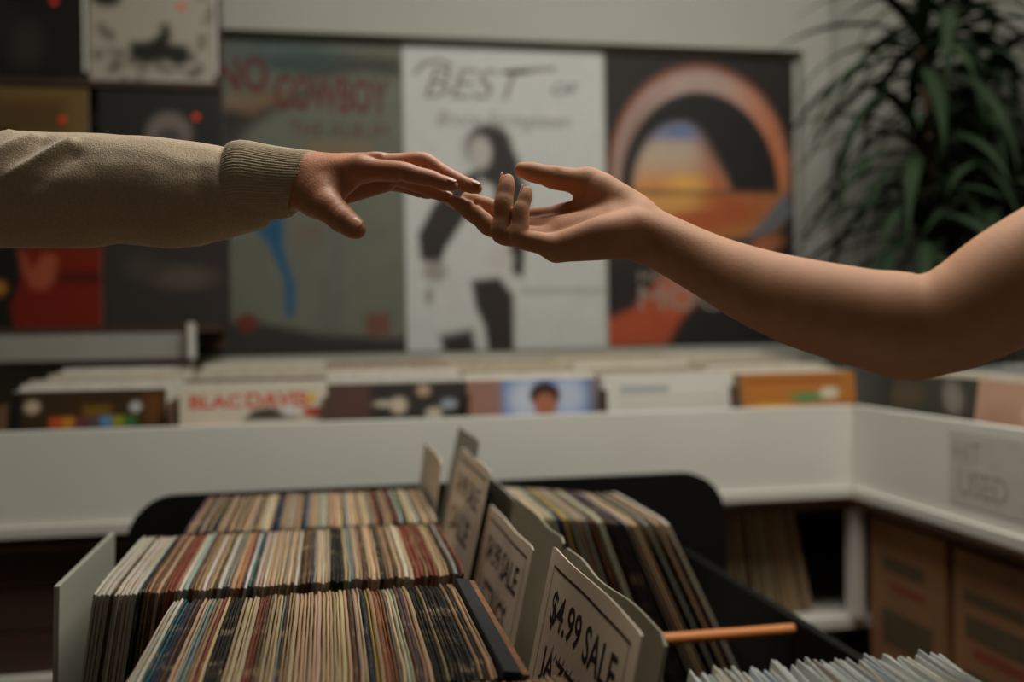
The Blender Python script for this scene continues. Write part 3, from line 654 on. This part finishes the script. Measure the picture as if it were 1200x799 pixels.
# ---------------------------------------------------------------- potted plant in the corner
PX, PY = 1.67, 2.5
pl_ = thing('potted_dracaena', (PX, PY, .915), 'dark green potted plant with long drooping strap leaves in the corner', 'plant')
def lathe(name, prof, m, parent, n=28):
    V = [(r * math.cos(2 * math.pi * i / n), r * math.sin(2 * math.pi * i / n), z) for r, z in prof for i in range(n)]
    Fc = [(j * n + i, j * n + (i + 1) % n, (j + 1) * n + (i + 1) % n, (j + 1) * n + i) for j in range(len(prof) - 1) for i in range(n)]
    return link(name, mesh(name, V, Fc, True), m, parent)
lathe('pot', [(0, 0), (.075, 0), (.1, .17), (.108, .17), (.108, .2), (.096, .2), (.094, .16)], M['pot'], pl_)
lathe('soil', [(0, .172), (.05, .176), (.0945, .17)], M['soil'], pl_)
def tube(name, pts, rs, m, parent, n=10):
    V, Fc = [], []
    for i, p in enumerate(pts):
        d = (pts[min(i + 1, len(pts) - 1)] - pts[max(i - 1, 0)]).normalized(); a = d.orthogonal().normalized(); b = d.cross(a)
        for k in range(n):
            th = 2 * math.pi * k / n; V.append(p + (a * math.cos(th) + b * math.sin(th)) * rs[i])
    for i in range(len(pts) - 1):
        for k in range(n): Fc.append((i * n + k, i * n + (k + 1) % n, (i + 1) * n + (k + 1) % n, (i + 1) * n + k))
    Fc += [tuple(range(n))[::-1], tuple((len(pts) - 1) * n + k for k in range(n))]
    return link(name, mesh(name, V, Fc, True), m, parent)
def leaf(base, az, length, rise, droop, wd, parent):
    n = 10; V, Fc = [], []; p = Vector(base); el = rise
    for i in range(n + 1):
        u = i / n; el = rise - droop * u ** .6
        d = Vector((math.cos(az) * math.cos(el), math.sin(az) * math.cos(el), math.sin(el)))
        if i: p = p + d * length / n; p.x = min(p.x, 1.90 - PX); p.y = min(p.y, 2.84 - PY)
        s = Vector((-math.sin(az), math.cos(az), 0)); nn = s.cross(d)
        ww = wd * (min(1, .45 + 2.2 * u) if u < .3 else 1 - ss(.45, 1.0, u) * .97)
        V += [p + s * ww + nn * ww * .25, p, p - s * ww + nn * ww * .25]
        if i:
            o = 3 * i; Fc += [(o - 3, o - 2, o + 1, o), (o - 2, o - 1, o + 2, o + 1)]
    o = link('leaf', mesh('leaf', V, Fc, True), M['leaf'], parent)
    md = o.modifiers.new('thickness', 'SOLIDIFY'); md.thickness = .0012
    return o
prng = random.Random(11)
canes = [((.0, .0), 1.30, (.03, -.02)), ((.03, .03), 1.08, (.12, .0)), ((-.03, .01), .92, (-.05, -.06)), ((.0, -.03), 1.16, (-.10, -.06)), ((.02, -.03), .78, (.08, -.10)), ((-.04, -.02), .70, (-.08, -.1)), ((.04, .0), .86, (.18, -.05))]
for (bx, by), hh, (dx, dy) in canes:
    pts = [Vector((bx + dx * u ** 1.5, by + dy * u ** 1.5, .165 + (hh - .165) * u)) for u in [i / 6 for i in range(7)]]
    cane = tube('cane', pts, [.013 - .003 * i / 6 for i in range(7)], M['bark'], pl_)
    for k in range(26):
        u = k / 25
        leaf(pts[-1] + Vector((0, 0, -.10 + .11 * u)), k * 2.4 + prng.uniform(-.3, .3), prng.uniform(.44, .6) * (1 - .25 * u), .5 + .9 * u + prng.uniform(-.2, .2), 2.25 + prng.uniform(-.25, .2) - .35 * u, prng.uniform(.018, .025), cane)

# ---------------------------------------------------------------- arms and hands: one continuous skin each, from a distance field
class Field:
    def __init__(s, lo, hi, h):
        s.lo = np.array(lo); s.h = h; s.n = np.ceil((np.array(hi) - s.lo) / h).astype(int) + 1
        s.v = np.full(s.n, .05, np.float32)
    def _win(s, a, b, pad):
        i0 = np.maximum(np.floor((np.minimum(a, b) - pad - s.lo) / s.h).astype(int), 0)
        i1 = np.minimum(np.ceil((np.maximum(a, b) + pad - s.lo) / s.h).astype(int) + 1, s.n)
        if (i1 <= i0).any(): return None, None
        g = [(s.lo[k] + s.h * np.arange(i0[k], i1[k])).astype(np.float32) for k in range(3)]
        return tuple(slice(i0[k], i1[k]) for k in range(3)), g
    def dist(s, g, a, b, ra, rb, flat=None):
        P = [g[0][:, None, None], g[1][None, :, None], g[2][None, None, :]]
        ab = b - a; l2 = max(float(ab @ ab), 1e-12)
        t = np.clip(sum((P[k] - a[k]) * ab[k] for k in range(3)) / l2, 0, 1)
        V = [P[k] - a[k] - t * ab[k] for k in range(3)]
        r = ra + t * (rb - ra)
        if flat is not None:
            n, f = flat; vn = sum(V[k] * n[k] for k in range(3)) * (1 / f - 1)
            V = [V[k] + vn * n[k] for k in range(3)]
        return np.sqrt(V[0] ** 2 + V[1] ** 2 + V[2] ** 2) - r
    def add(s, a, b, ra, rb, k=.004, flat=None, cut=False):
        a, b = np.array(a, float), np.array(b, float); w_, g = s._win(a, b, max(ra, rb) + .012 + k)
        if w_ is None: return
        d = s.dist(g, a, b, ra, rb, flat); f = s.v[w_]
        if cut:
            d = -d; hh = np.clip(.5 + .5 * (d - f) / k, 0, 1); s.v[w_] = f * (1 - hh) + d * hh + k * hh * (1 - hh)
        else:
            hh = np.clip(.5 + .5 * (f - d) / k, 0, 1); s.v[w_] = f * (1 - hh) + d * hh - k * hh * (1 - hh)
    def mesh(s, name):
        v = s.v; n = s.n; ins = v < 0
        c = np.zeros(tuple(n - 1), np.int16)
        for dx in (0, 1):
            for dy in (0, 1):
                for dz in (0, 1): c += ins[dx:n[0] - 1 + dx, dy:n[1] - 1 + dy, dz:n[2] - 1 + dz]
        act = (c > 0) & (c < 8); idx = np.full(act.shape, -1, np.int64); ijk = np.argwhere(act); idx[act] = np.arange(len(ijk))
        acc = np.zeros((len(ijk), 3)); num = np.zeros(len(ijk))
        co = [(x, y, z) for x in (0, 1) for y in (0, 1) for z in (0, 1)]
        for p in co:
            for ax in range(3):
                if p[ax]: continue
                q = list(p); q[ax] = 1
                f0 = v[ijk[:, 0] + p[0], ijk[:, 1] + p[1], ijk[:, 2] + p[2]]; f1 = v[ijk[:, 0] + q[0], ijk[:, 1] + q[1], ijk[:, 2] + q[2]]
                m = (f0 < 0) != (f1 < 0); t = np.where(m, f0 / np.where(m, f0 - f1, 1), 0)
                pt = np.tile(np.array(p, float), (len(ijk), 1)); pt[:, ax] += t
                acc += pt * m[:, None]; num += m
        V = s.lo + (ijk + acc / num[:, None]) * s.h
        Q = []
        for ax in range(3):
            b, d = (ax + 1) % 3, (ax + 2) % 3
            sl0 = [slice(None)] * 3; sl1 = [slice(None)] * 3; sl0[ax] = slice(0, -1); sl1[ax] = slice(1, None)
            a0, a1 = ins[tuple(sl0)], ins[tuple(sl1)]
            e = np.argwhere(a0 != a1); e = e[(e[:, b] > 0) & (e[:, d] > 0) & (e[:, b] < n[b] - 1) & (e[:, d] < n[d] - 1)]
            fl = a0[e[:, 0], e[:, 1], e[:, 2]]
            def cell(db, dd):
                k = e.copy(); k[:, b] += db; k[:, d] += dd; return idx[k[:, 0], k[:, 1], k[:, 2]]
            q = np.stack([cell(-1, -1), cell(0, -1), cell(0, 0), cell(-1, 0)], 1)
            q[~fl] = q[~fl][:, ::-1]; Q.append(q)
        Q = np.concatenate(Q); Q = Q[(Q >= 0).all(1)]
        # relax twice to remove the grid's steps
        for lam in (.5, -.52, .5, -.52, .4):
            sm = np.zeros_like(V); ct = np.zeros(len(V))
            for i in range(4):
                for j in ((i + 1) % 4, (i + 3) % 4): np.add.at(sm, Q[:, i], V[Q[:, j]]); np.add.at(ct, Q[:, i], 1)
            V = V + lam * (sm / np.maximum(ct, 1)[:, None] - V)
        me = bpy.data.meshes.new(name); me.vertices.add(len(V)); me.vertices.foreach_set('co', V.ravel())
        me.loops.add(Q.size); me.loops.foreach_set('vertex_index', Q.ravel().astype(np.int32)); me.polygons.add(len(Q))
        me.polygons.foreach_set('loop_start', np.arange(0, Q.size, 4, dtype=np.int32)); me.polygons.foreach_set('loop_total', np.full(len(Q), 4, np.int32))
        me.update(calc_edges=True); me.validate(); me.polygons.foreach_set('use_smooth', [True] * len(me.polygons)); return me
def J(px, py, d, r): return at(px, py, d), r * d / F
def spline(pts, n=10):
    """Catmull-Rom through (point, radius) joints"""
    out = []; P = [pts[0]] + list(pts) + [pts[-1]]
    for i in range(1, len(P) - 2):
        p0, p1, p2, p3 = (Vector((*q[0], q[1])) for q in P[i - 1:i + 3])
        for k in range(n):
            t = k / n
            v = .5 * (2 * p1 + (p2 - p0) * t + (2 * p0 - 5 * p1 + 4 * p2 - p3) * t * t + (3 * p1 - p0 - 3 * p2 + p3) * t ** 3)
            out.append((Vector(v[:3]), v[3]))
    out.append(pts[-1]); return out
def sweep(fd, pts, k, flat=None):
    """one rounded tube along the points, joined to the rest with blend k"""
    lo_, hi_ = bounds([p for p, r in pts], max(r for p, r in pts) + .012 + k)
    w_, g = fd._win(lo_, hi_, 0)
    if w_ is None: return
    f = fd.v[w_]; d = np.full(f.shape, 1., np.float32)
    for (a, ra), (b, rb) in zip(pts, pts[1:]):
        a, b = np.array(a), np.array(b)
        sw, sg = fd._win(a, b, max(ra, rb) + .012 + k)
        if sw is None: continue
        loc = tuple(slice(sw[i].start - w_[i].start, sw[i].stop - w_[i].start) for i in range(3))
        d[loc] = np.minimum(d[loc], fd.dist(sg, a, b, ra, rb, flat))
    hh = np.clip(.5 + .5 * (f - d) / k, 0, 1); fd.v[w_] = f * (1 - hh) + d * hh - k * hh * (1 - hh)
def bounds(pts, pad):
    a = np.array([list(p) for p in pts]); return a.min(0) - pad, a.max(0) + pad
def limb(fd, joints, k=.004, flat=None):
    pts = [J(*j) for j in joints]; sweep(fd, spline(pts), k, flat); return pts
def finger(fd, joints, root_k=.008, k=None, knuckle=1.02):
    """tapered finger: slightly waisted phalanges, soft knuckles, full fingertip pad"""
    pts = [J(*j) for j in joints]; ext = []
    for i, ((a, ra), (b, rb)) in enumerate(zip(pts, pts[1:])):
        ext.append((a, ra * (knuckle if i else 1)))
        if i < len(pts) - 2: ext.append((a.lerp(b, .5), (ra + rb) / 2 * .955))
        else: ext += [(a.lerp(b, .35), ra * .35 + rb * .65), (a.lerp(b, .75), rb * 1.06), (b + (b - a).normalized() * rb * .22, rb * .8)]
    sweep(fd, spline(ext, 4), root_k); return pts
def creases(fd, pts, i, dorsal, depth=.0011, r=.0013, sides=(0,), spread=.0):
    depth *= .3; r = max(r, .0013)
    """thin grooves across a joint on its palm (or back) side"""
    p, rr = pts[i]; ax = (pts[i + 1][0] - pts[i - 1][0]).normalized(); s = ax.cross(dorsal).normalized(); d = s.cross(ax).normalized()
    if d.dot(dorsal) < 0: d = -d
    for off in sides:
        c = p + ax * off * rr
        prev = None
        for a in np.linspace(-1.0, 1.0, 7):
            q = c + (d * math.cos(a) + s * math.sin(a)) * (rr * 1.05 + r - depth)
            if prev is not None: fd.add(prev, q, r, r, .003, cut=True)
            prev = q
def nail(pts, dorsal, m, parent, over=.35, wid=.9, back=.9):
    (a, ra), (b, rb) = pts[-2], pts[-1]
    ax = (b - a).normalized(); d = (dorsal - ax * dorsal.dot(ax)).normalized(); s = ax.cross(d)
    nu, nv = 8, 9; V, Fc = [], []; L0, L1 = -back * rb, rb * (.9 + over)
    for side in (0, 1):
        for j in range(nv + 1):
            v = j / nv; y = L0 + (L1 - L0) * v
            e = math.sqrt(max(0, 1 - abs(2 * v - 1) ** 5)) * .98 + .02
            for i in range(nu + 1):
                u = (2 * i / nu - 1) * wid * e
                R_ = rb * (1.075 - (.10 if over > 0 else .42) * max(0, v - .35) ** 1.5) - side * .0006
                V.append(b + ax * y + (d * math.cos(u) + s * math.sin(u) * 1.0) * R_ - d * (.06 * rb * (1 - v) ** 2))
    q = (nu + 1) * (nv + 1)
    for j in range(nv):
        for i in range(nu):
            k = j * (nu + 1) + i; Fc.append((k, k + 1, k + nu + 2, k + nu + 1)); Fc.append((q + k + nu + 1, q + k + nu + 2, q + k + 1, q + k))
    per = [i for i in range(nu + 1)] + [j * (nu + 1) + nu for j in range(1, nv + 1)] + [nv * (nu + 1) + i for i in range(nu - 1, -1, -1)] + [j * (nu + 1) for j in range(nv - 1, 0, -1)]
    for k, l in zip(per, per[1:] + per[:1]): Fc.append((k, q + k, q + l, l))
    o = link('fingernail', mesh('fingernail', V, Fc, True), m, parent, Matrix())
    o.matrix_parent_inverse = parent.matrix_world.inverted(); return o
def body_child(name, me, m, parent):
    o = link(name, me, m, parent); o.matrix_parent_inverse = parent.matrix_world.inverted(); return o
UP = (ROT @ Vector((0, 1, 0))).normalized(); RIGHT = (ROT @ Vector((1, 0, 0))).normalized(); TOCAM = (ROT @ Vector((0, 0, 1))).normalized()

# ---- left person: sweatshirt sleeve, palm-down hand
pL = thing('person', at(-330, 240, 1.0), 'person reaching out palm-down with a beige sweatshirt sleeve', 'person')
lo = Vector([min(a, b) for a, b in zip(at(230, 320, 1.12), at(230, 140, .88))]); 
bl = bounds([at(240, 160, .92), at(240, 300, 1.08), at(580, 160, .92), at(580, 300, 1.08), at(580, 300, .92), at(240, 160, 1.08)], .01)
fl_ = Field(*bl, .0012)
limb(fl_, [(250, 222, 1.0, 32), (330, 216, 1.0, 33), (358, 214, 1.0, 31)], .01)
limb(fl_, [(356, 209, .99, 27), (398, 203, .98, 20), (424, 198, .968, 14.5)], .012)        # index metacarpal
limb(fl_, [(362, 204, 1.0, 24), (405, 198.5, .993, 18), (444, 192.5, .988, 13)], .010)
limb(fl_, [(366, 208, 1.015, 22), (405, 203, 1.013, 17), (444, 200, 1.01, 12.5)], .010)
limb(fl_, [(366, 218, 1.025, 20), (405, 213, 1.03, 16), (438, 210, 1.032, 12)], .010)
limb(fl_, [(372, 228, 1.01, 18), (408, 224, 1.01, 14), (452, 214, 1.01, 11)], .010)      # pad under the palm
li = finger(fl_, [(424, 198, .968, 14.5), (472, 201.5, .955, 11.8), (505, 209.5, .95, 10), (528.5, 217, .948, 8.2)])
lm = finger(fl_, [(444, 192.5, .988, 13), (496, 189.5, .984, 11.2), (536, 212, .979, 9.6), (557, 220, .977, 8.2)], root_k=.005)
lr = finger(fl_, [(444, 200, 1.01, 12.5), (484, 213, 1.0, 10.8), (508, 224, .993, 9), (523.5, 231, .99, 7.4)], root_k=.005)
lp = finger(fl_, [(438, 210, 1.032, 12), (470, 216, 1.028, 9.5), (490, 223, 1.024, 8), (503, 227, 1.022, 6.8)], root_k=.005)
lt = finger(fl_, [(372, 231, .976, 25.5), (386, 243, .957, 19), (401, 256.5, .947, 16.8), (416, 267.5, .942, 13.6)], k=.004, root_k=.016, knuckle=1.0)
fl_.add(at(384, 226, .972), at(404, 216, .975), 15 * .97 / F, 10 * .97 / F, .012)         # web between thumb and index
creases(fl_, lt, 2, TOCAM + UP * .5, sides=(-.3, .05, .4), depth=.0008, r=.0008)
creases(fl_, li, 1, -UP + TOCAM * .2, sides=(0,), depth=.0012); creases(fl_, li, 2, -UP, sides=(0,), depth=.001)
for dx in (0, 16): fl_.add(at(388 + dx, 186 - dx * .1, .985), at(436 + dx * .5, 184 - dx * .1, .98), .0016, .0022, .006)   # tendons on the back of the hand
aL = body_child('arm', fl_.mesh('arm'), M['skinl'], pL)
nail(li, UP + TOCAM * .35, M['naill'], aL, over=-.2, wid=.8)
nail(lm, UP + TOCAM * .35, M['naill'], aL, over=-.2, wid=.8)
nail(lr, UP + TOCAM * .2, M['naill'], aL, over=-.05, wid=.8)
nail(lp, UP + TOCAM * .2, M['naill'], aL, over=-.1, wid=.8)
nail(lt, TOCAM * .9 + RIGHT * .35 + UP * .28, M['naill'], aL, over=-.2, wid=.7, back=.7)

def sleeve_tube(name, secs, m, parent, n=96, disp=None, close=True):
    """secs: (top px, bottom px, depth, depth radius factor)"""
    V, Fc = [], []
    for si, (tp, bt, d, kf) in enumerate(secs):
        a, b = at(tp[0], tp[1], d), at(bt[0], bt[1], d); c = (a + b) / 2; up = (a - b) / 2
        nrm = TOCAM * up.length * kf
        for i in range(n):
            th = 2 * math.pi * i / n
            p = c + up * math.cos(th) + nrm * math.sin(th)
            if disp: p = p + (p - c).normalized() * disp(si / (len(secs) - 1), th, tp[0])
            V.append(p)
    for j in range(len(secs) - 1):
        for i in range(n): Fc.append((j * n + i, (j + 1) * n + i, (j + 1) * n + (i + 1) % n, j * n + (i + 1) % n))
    if close: Fc.append(tuple(range(n)))
    me = mesh(name, V, Fc, True)
    bm = bmesh.new(); bm.from_mesh(me); bmesh.ops.recalc_face_normals(bm, faces=bm.faces[:]); bm.to_mesh(me); bm.free()
    me.polygons.foreach_set('use_smooth', [True] * len(me.polygons))
    return body_child(name, me, m, parent)
def interp(xs, table):
    k = sorted(table); return [float(np.interp(x, k, [table[q] for q in k])) for x in xs]
def smoothed(v, it=3):
    v = list(v)
    for _ in range(it): v = [v[0]] + [(v[i - 1] + 2 * v[i] + v[i + 1]) / 4 for i in range(1, len(v) - 1)] + [v[-1]]
    return v
xs = list(np.linspace(-330, 300, 120))
tops = smoothed(interp(xs, {-330: 150, -150: 154, -40: 157, 0: 157, 30: 156, 62: 157.5, 100: 156, 130: 157.5, 200: 164, 262: 172, 276: 176, 290: 184, 300: 192}), 2)
bots = smoothed(interp(xs, {-330: 302, -150: 297, 0: 291, 60: 290, 112: 289.5, 136: 285, 170: 288.5, 200: 291.5, 230: 289, 262: 280, 280: 274, 292: 271, 300: 269}), 2)
secs = [((x, t_), (x + (6 if x > 255 else 0), b_), 1.0, .82) for x, t_, b_ in zip(xs, tops, bots)]
secs += [((300, 200), (314, 264), 1.0, .8), ((300, 206), (317, 257), 1.0, .75), ((298, 210), (312, 250), 1.0, .7), ((290, 212), (300, 246), 1.0, .7)]
def fold(u, th, px):
    # th=0 top, pi/2 towards the viewer; px runs along the sleeve
    a = math.degrees(th); r = 0
    def ridge(x0, a0, x1, a1, wd, amp):
        dx, da = x1 - x0, a1 - a0; l2 = dx * dx + da * da
        t = max(0, min(1, ((px - x0) * dx + (a - a0) * da) / l2)); d = math.hypot(px - x0 - t * dx, a - a0 - t * da)
        return amp * math.exp(-(d / wd) ** 2) * (1 - .45 * t)
    r += ridge(100, 44, 35, 84, 5, .0062) - ridge(106, 60, 50, 100, 10, .0045)
    r += ridge(54, 32, 6, 66, 5, .0052) - ridge(66, 42, 20, 84, 9, .0036)
    r += ridge(20, 20, -40, 70, 7, .0035) + ridge(-60, 30, -110, 80, 9, .004)
    r += ridge(262, 60, 262, 150, 8, .0015) - ridge(248, 70, 240, 160, 9, .0016)
    p = Vector((px * .011, math.cos(th) * 1.3, math.sin(th) * 1.3))
    r += .0022 * noise.noise(p) + .001 * noise.noise(p * 2.7)
    return r * (1 if px < 285 else .3)
slv = sleeve_tube('sweatshirt_sleeve', secs, M['knit'], pL, disp=fold)
ct = [(266, 176), (269, 170), (275, 167), (284, 165.3), (294, 166), (306, 168.6), (320, 171.5), (336, 174), (352, 176.3), (366, 177.8), (372, 178.8), (374, 180.5), (372, 183), (362, 186), (345, 188)]
cb = [(276, 258), (279, 260), (283, 260), (289, 259.5), (296, 258.6), (303, 258), (311, 257.4), (319, 256.8), (327, 256), (334, 254.8), (338, 253.6), (339.5, 252), (338.5, 250), (334, 247), (325, 245)]
csec = []
for i in range(len(ct) - 1):
    for k in range(3):
        f_ = k / 3; csec.append((tuple(np.array(ct[i]) * (1 - f_) + np.array(ct[i + 1]) * f_), tuple(np.array(cb[i]) * (1 - f_) + np.array(cb[i + 1]) * f_), 1.0, 1.0))
csec.append((ct[-1], cb[-1], 1.0, 1.0))
cuff = sleeve_tube('cuff', csec, M['rib'], slv, n=480, disp=lambda u, th, px: .0005 * math.cos(th * 80) * ss(.03, .12, u) * (1 - ss(.72, .82, u)) + .0006 * noise.noise(Vector((px * .03, math.cos(th) * 2, math.sin(th) * 2))), close=False)
cuff.matrix_parent_inverse = Matrix(); cuff.matrix_world = Matrix()

# ---- right person: bare arm, palm-up hand
pR = thing('person', at(1420, 300, .88), 'person reaching out palm-up with a bare forearm and curled fingers', 'person')
br = bounds([at(515, 180, .93), at(515, 320, 1.07), at(1480, 150, .76), at(1480, 460, .96), at(1100, 460, .74), at(600, 180, 1.07), at(1000, 240, 1.0)], .02)
fr = Field(*br, .0014)
limb(fr, [(748, 270, .985, 33), (775, 283, .975, 33), (830, 311, .955, 37), (885, 336, .93, 45), (940, 355, .905, 52), (1000, 370, .885, 57), (1052, 380, .872, 58)], .012)
limb(fr, [(1052, 380, .872, 57), (1092, 382, .862, 58), (1140, 362, .85, 64), (1200, 326, .84, 71), (1300, 275, .83, 76), (1430, 215, .83, 80)], .012)
fr.add(at(1064, 412, .875), at(1074, 416, .872), 22 * .87 / F, 21 * .87 / F, .02)         # point of the elbow
fr.add(at(752, 262, .965), at(830, 296, .945), 5 * .96 / F, 6 * .96 / F, .012)             # tendon on the inner wrist
limb(fr, [(748, 281, .972, 22), (715, 284, .963, 20), (652, 291, .962, 16)], .012)         # edge of the palm
limb(fr, [(740, 268, .965, 23), (705, 275, .957, 22), (668, 284, .958, 15)], .010)         # hypothenar pad
limb(fr, [(742, 266, .99, 24), (690, 272, .99, 17), (642, 281, .982, 14.5)], .010)
limb(fr, [(744, 258, 1.0, 22), (690, 262, 1.005, 16), (644, 268, 1.0, 14)], .010)
limb(fr, [(744, 252, 1.008, 21), (700, 250, 1.02, 15), (658, 253, 1.018, 13)], .010)
limb(fr, [(746, 258, .992, 24), (722, 236, 1.0, 23), (692, 217, 1.008, 16.5)], .012)       # ball of the thumb
rp2 = finger(fr, [(652, 290, .962, 15.5), (610, 278.5, .953, 11.6), (610.5, 247, .957, 10), (617, 225.5, .962, 7.8)], root_k=.006, k=.003)
rr_ = finger(fr, [(642, 280, .982, 14.5), (588.5, 273.5, .966, 12.6), (590, 239, .968, 11.3), (594.8, 213, .974, 9.4)], root_k=.005, k=.003)
rm_ = finger(fr, [(644, 268, 1.0, 14), (577, 266, .984, 12), (551, 247.5, .982, 10.6), (533, 236.5, .983, 8)], root_k=.005, k=.003)
ri_ = finger(fr, [(658, 253, 1.018, 13), (605, 255, 1.008, 11.5), (568, 240.5, .996, 10), (548, 232.5, .992, 8.4)], root_k=.006, k=.003)
rt_ = finger(fr, [(700, 222, 1.006, 18), (688, 214, 1.008, 16), (650, 208, 1.003, 13.8), (614, 199.5, .998, 11)], root_k=.012, k=.004, knuckle=1.02)
fr.add(at(700, 236, 1.0), at(668, 248, 1.01), 9 / F, 6 / F, .014)                          # web of the thumb
PALM = (UP * .75 + TOCAM * .55).normalized()
creases(fr, rm_, 2, PALM, sides=(0,), depth=.001); creases(fr, rm_, 1, PALM, sides=(0,), depth=.001)
creases(fr, ri_, 1, PALM, sides=(0, .3), depth=.001)
creases(fr, rt_, 2, TOCAM - UP * .4, sides=(-.1, .2), depth=.0008, r=.0008)
fr.add(at(715, 262, .985), at(660, 268, .985), 20 * .985 / F, 15 * .985 / F, .012)           # hollow of the palm filled level
aR = body_child('arm', fr.mesh('arm'), M['skinr'], pR)
nail(rp2, -RIGHT + UP * .2 - TOCAM * .2, M['nailr'], aR, over=.38, wid=.8)
nail(rr_, -RIGHT + UP * .1 - TOCAM * .25, M['nailr'], aR, over=.38, wid=.8)
nail(rm_, -UP - RIGHT * .3, M['nailr'], aR, over=.4, wid=.85)
nail(ri_, -UP - RIGHT * .3, M['nailr'], aR, over=.4, wid=.85)
nail(rt_, UP * .3 - TOCAM, M['nailr'], aR, over=-.2, wid=.8)
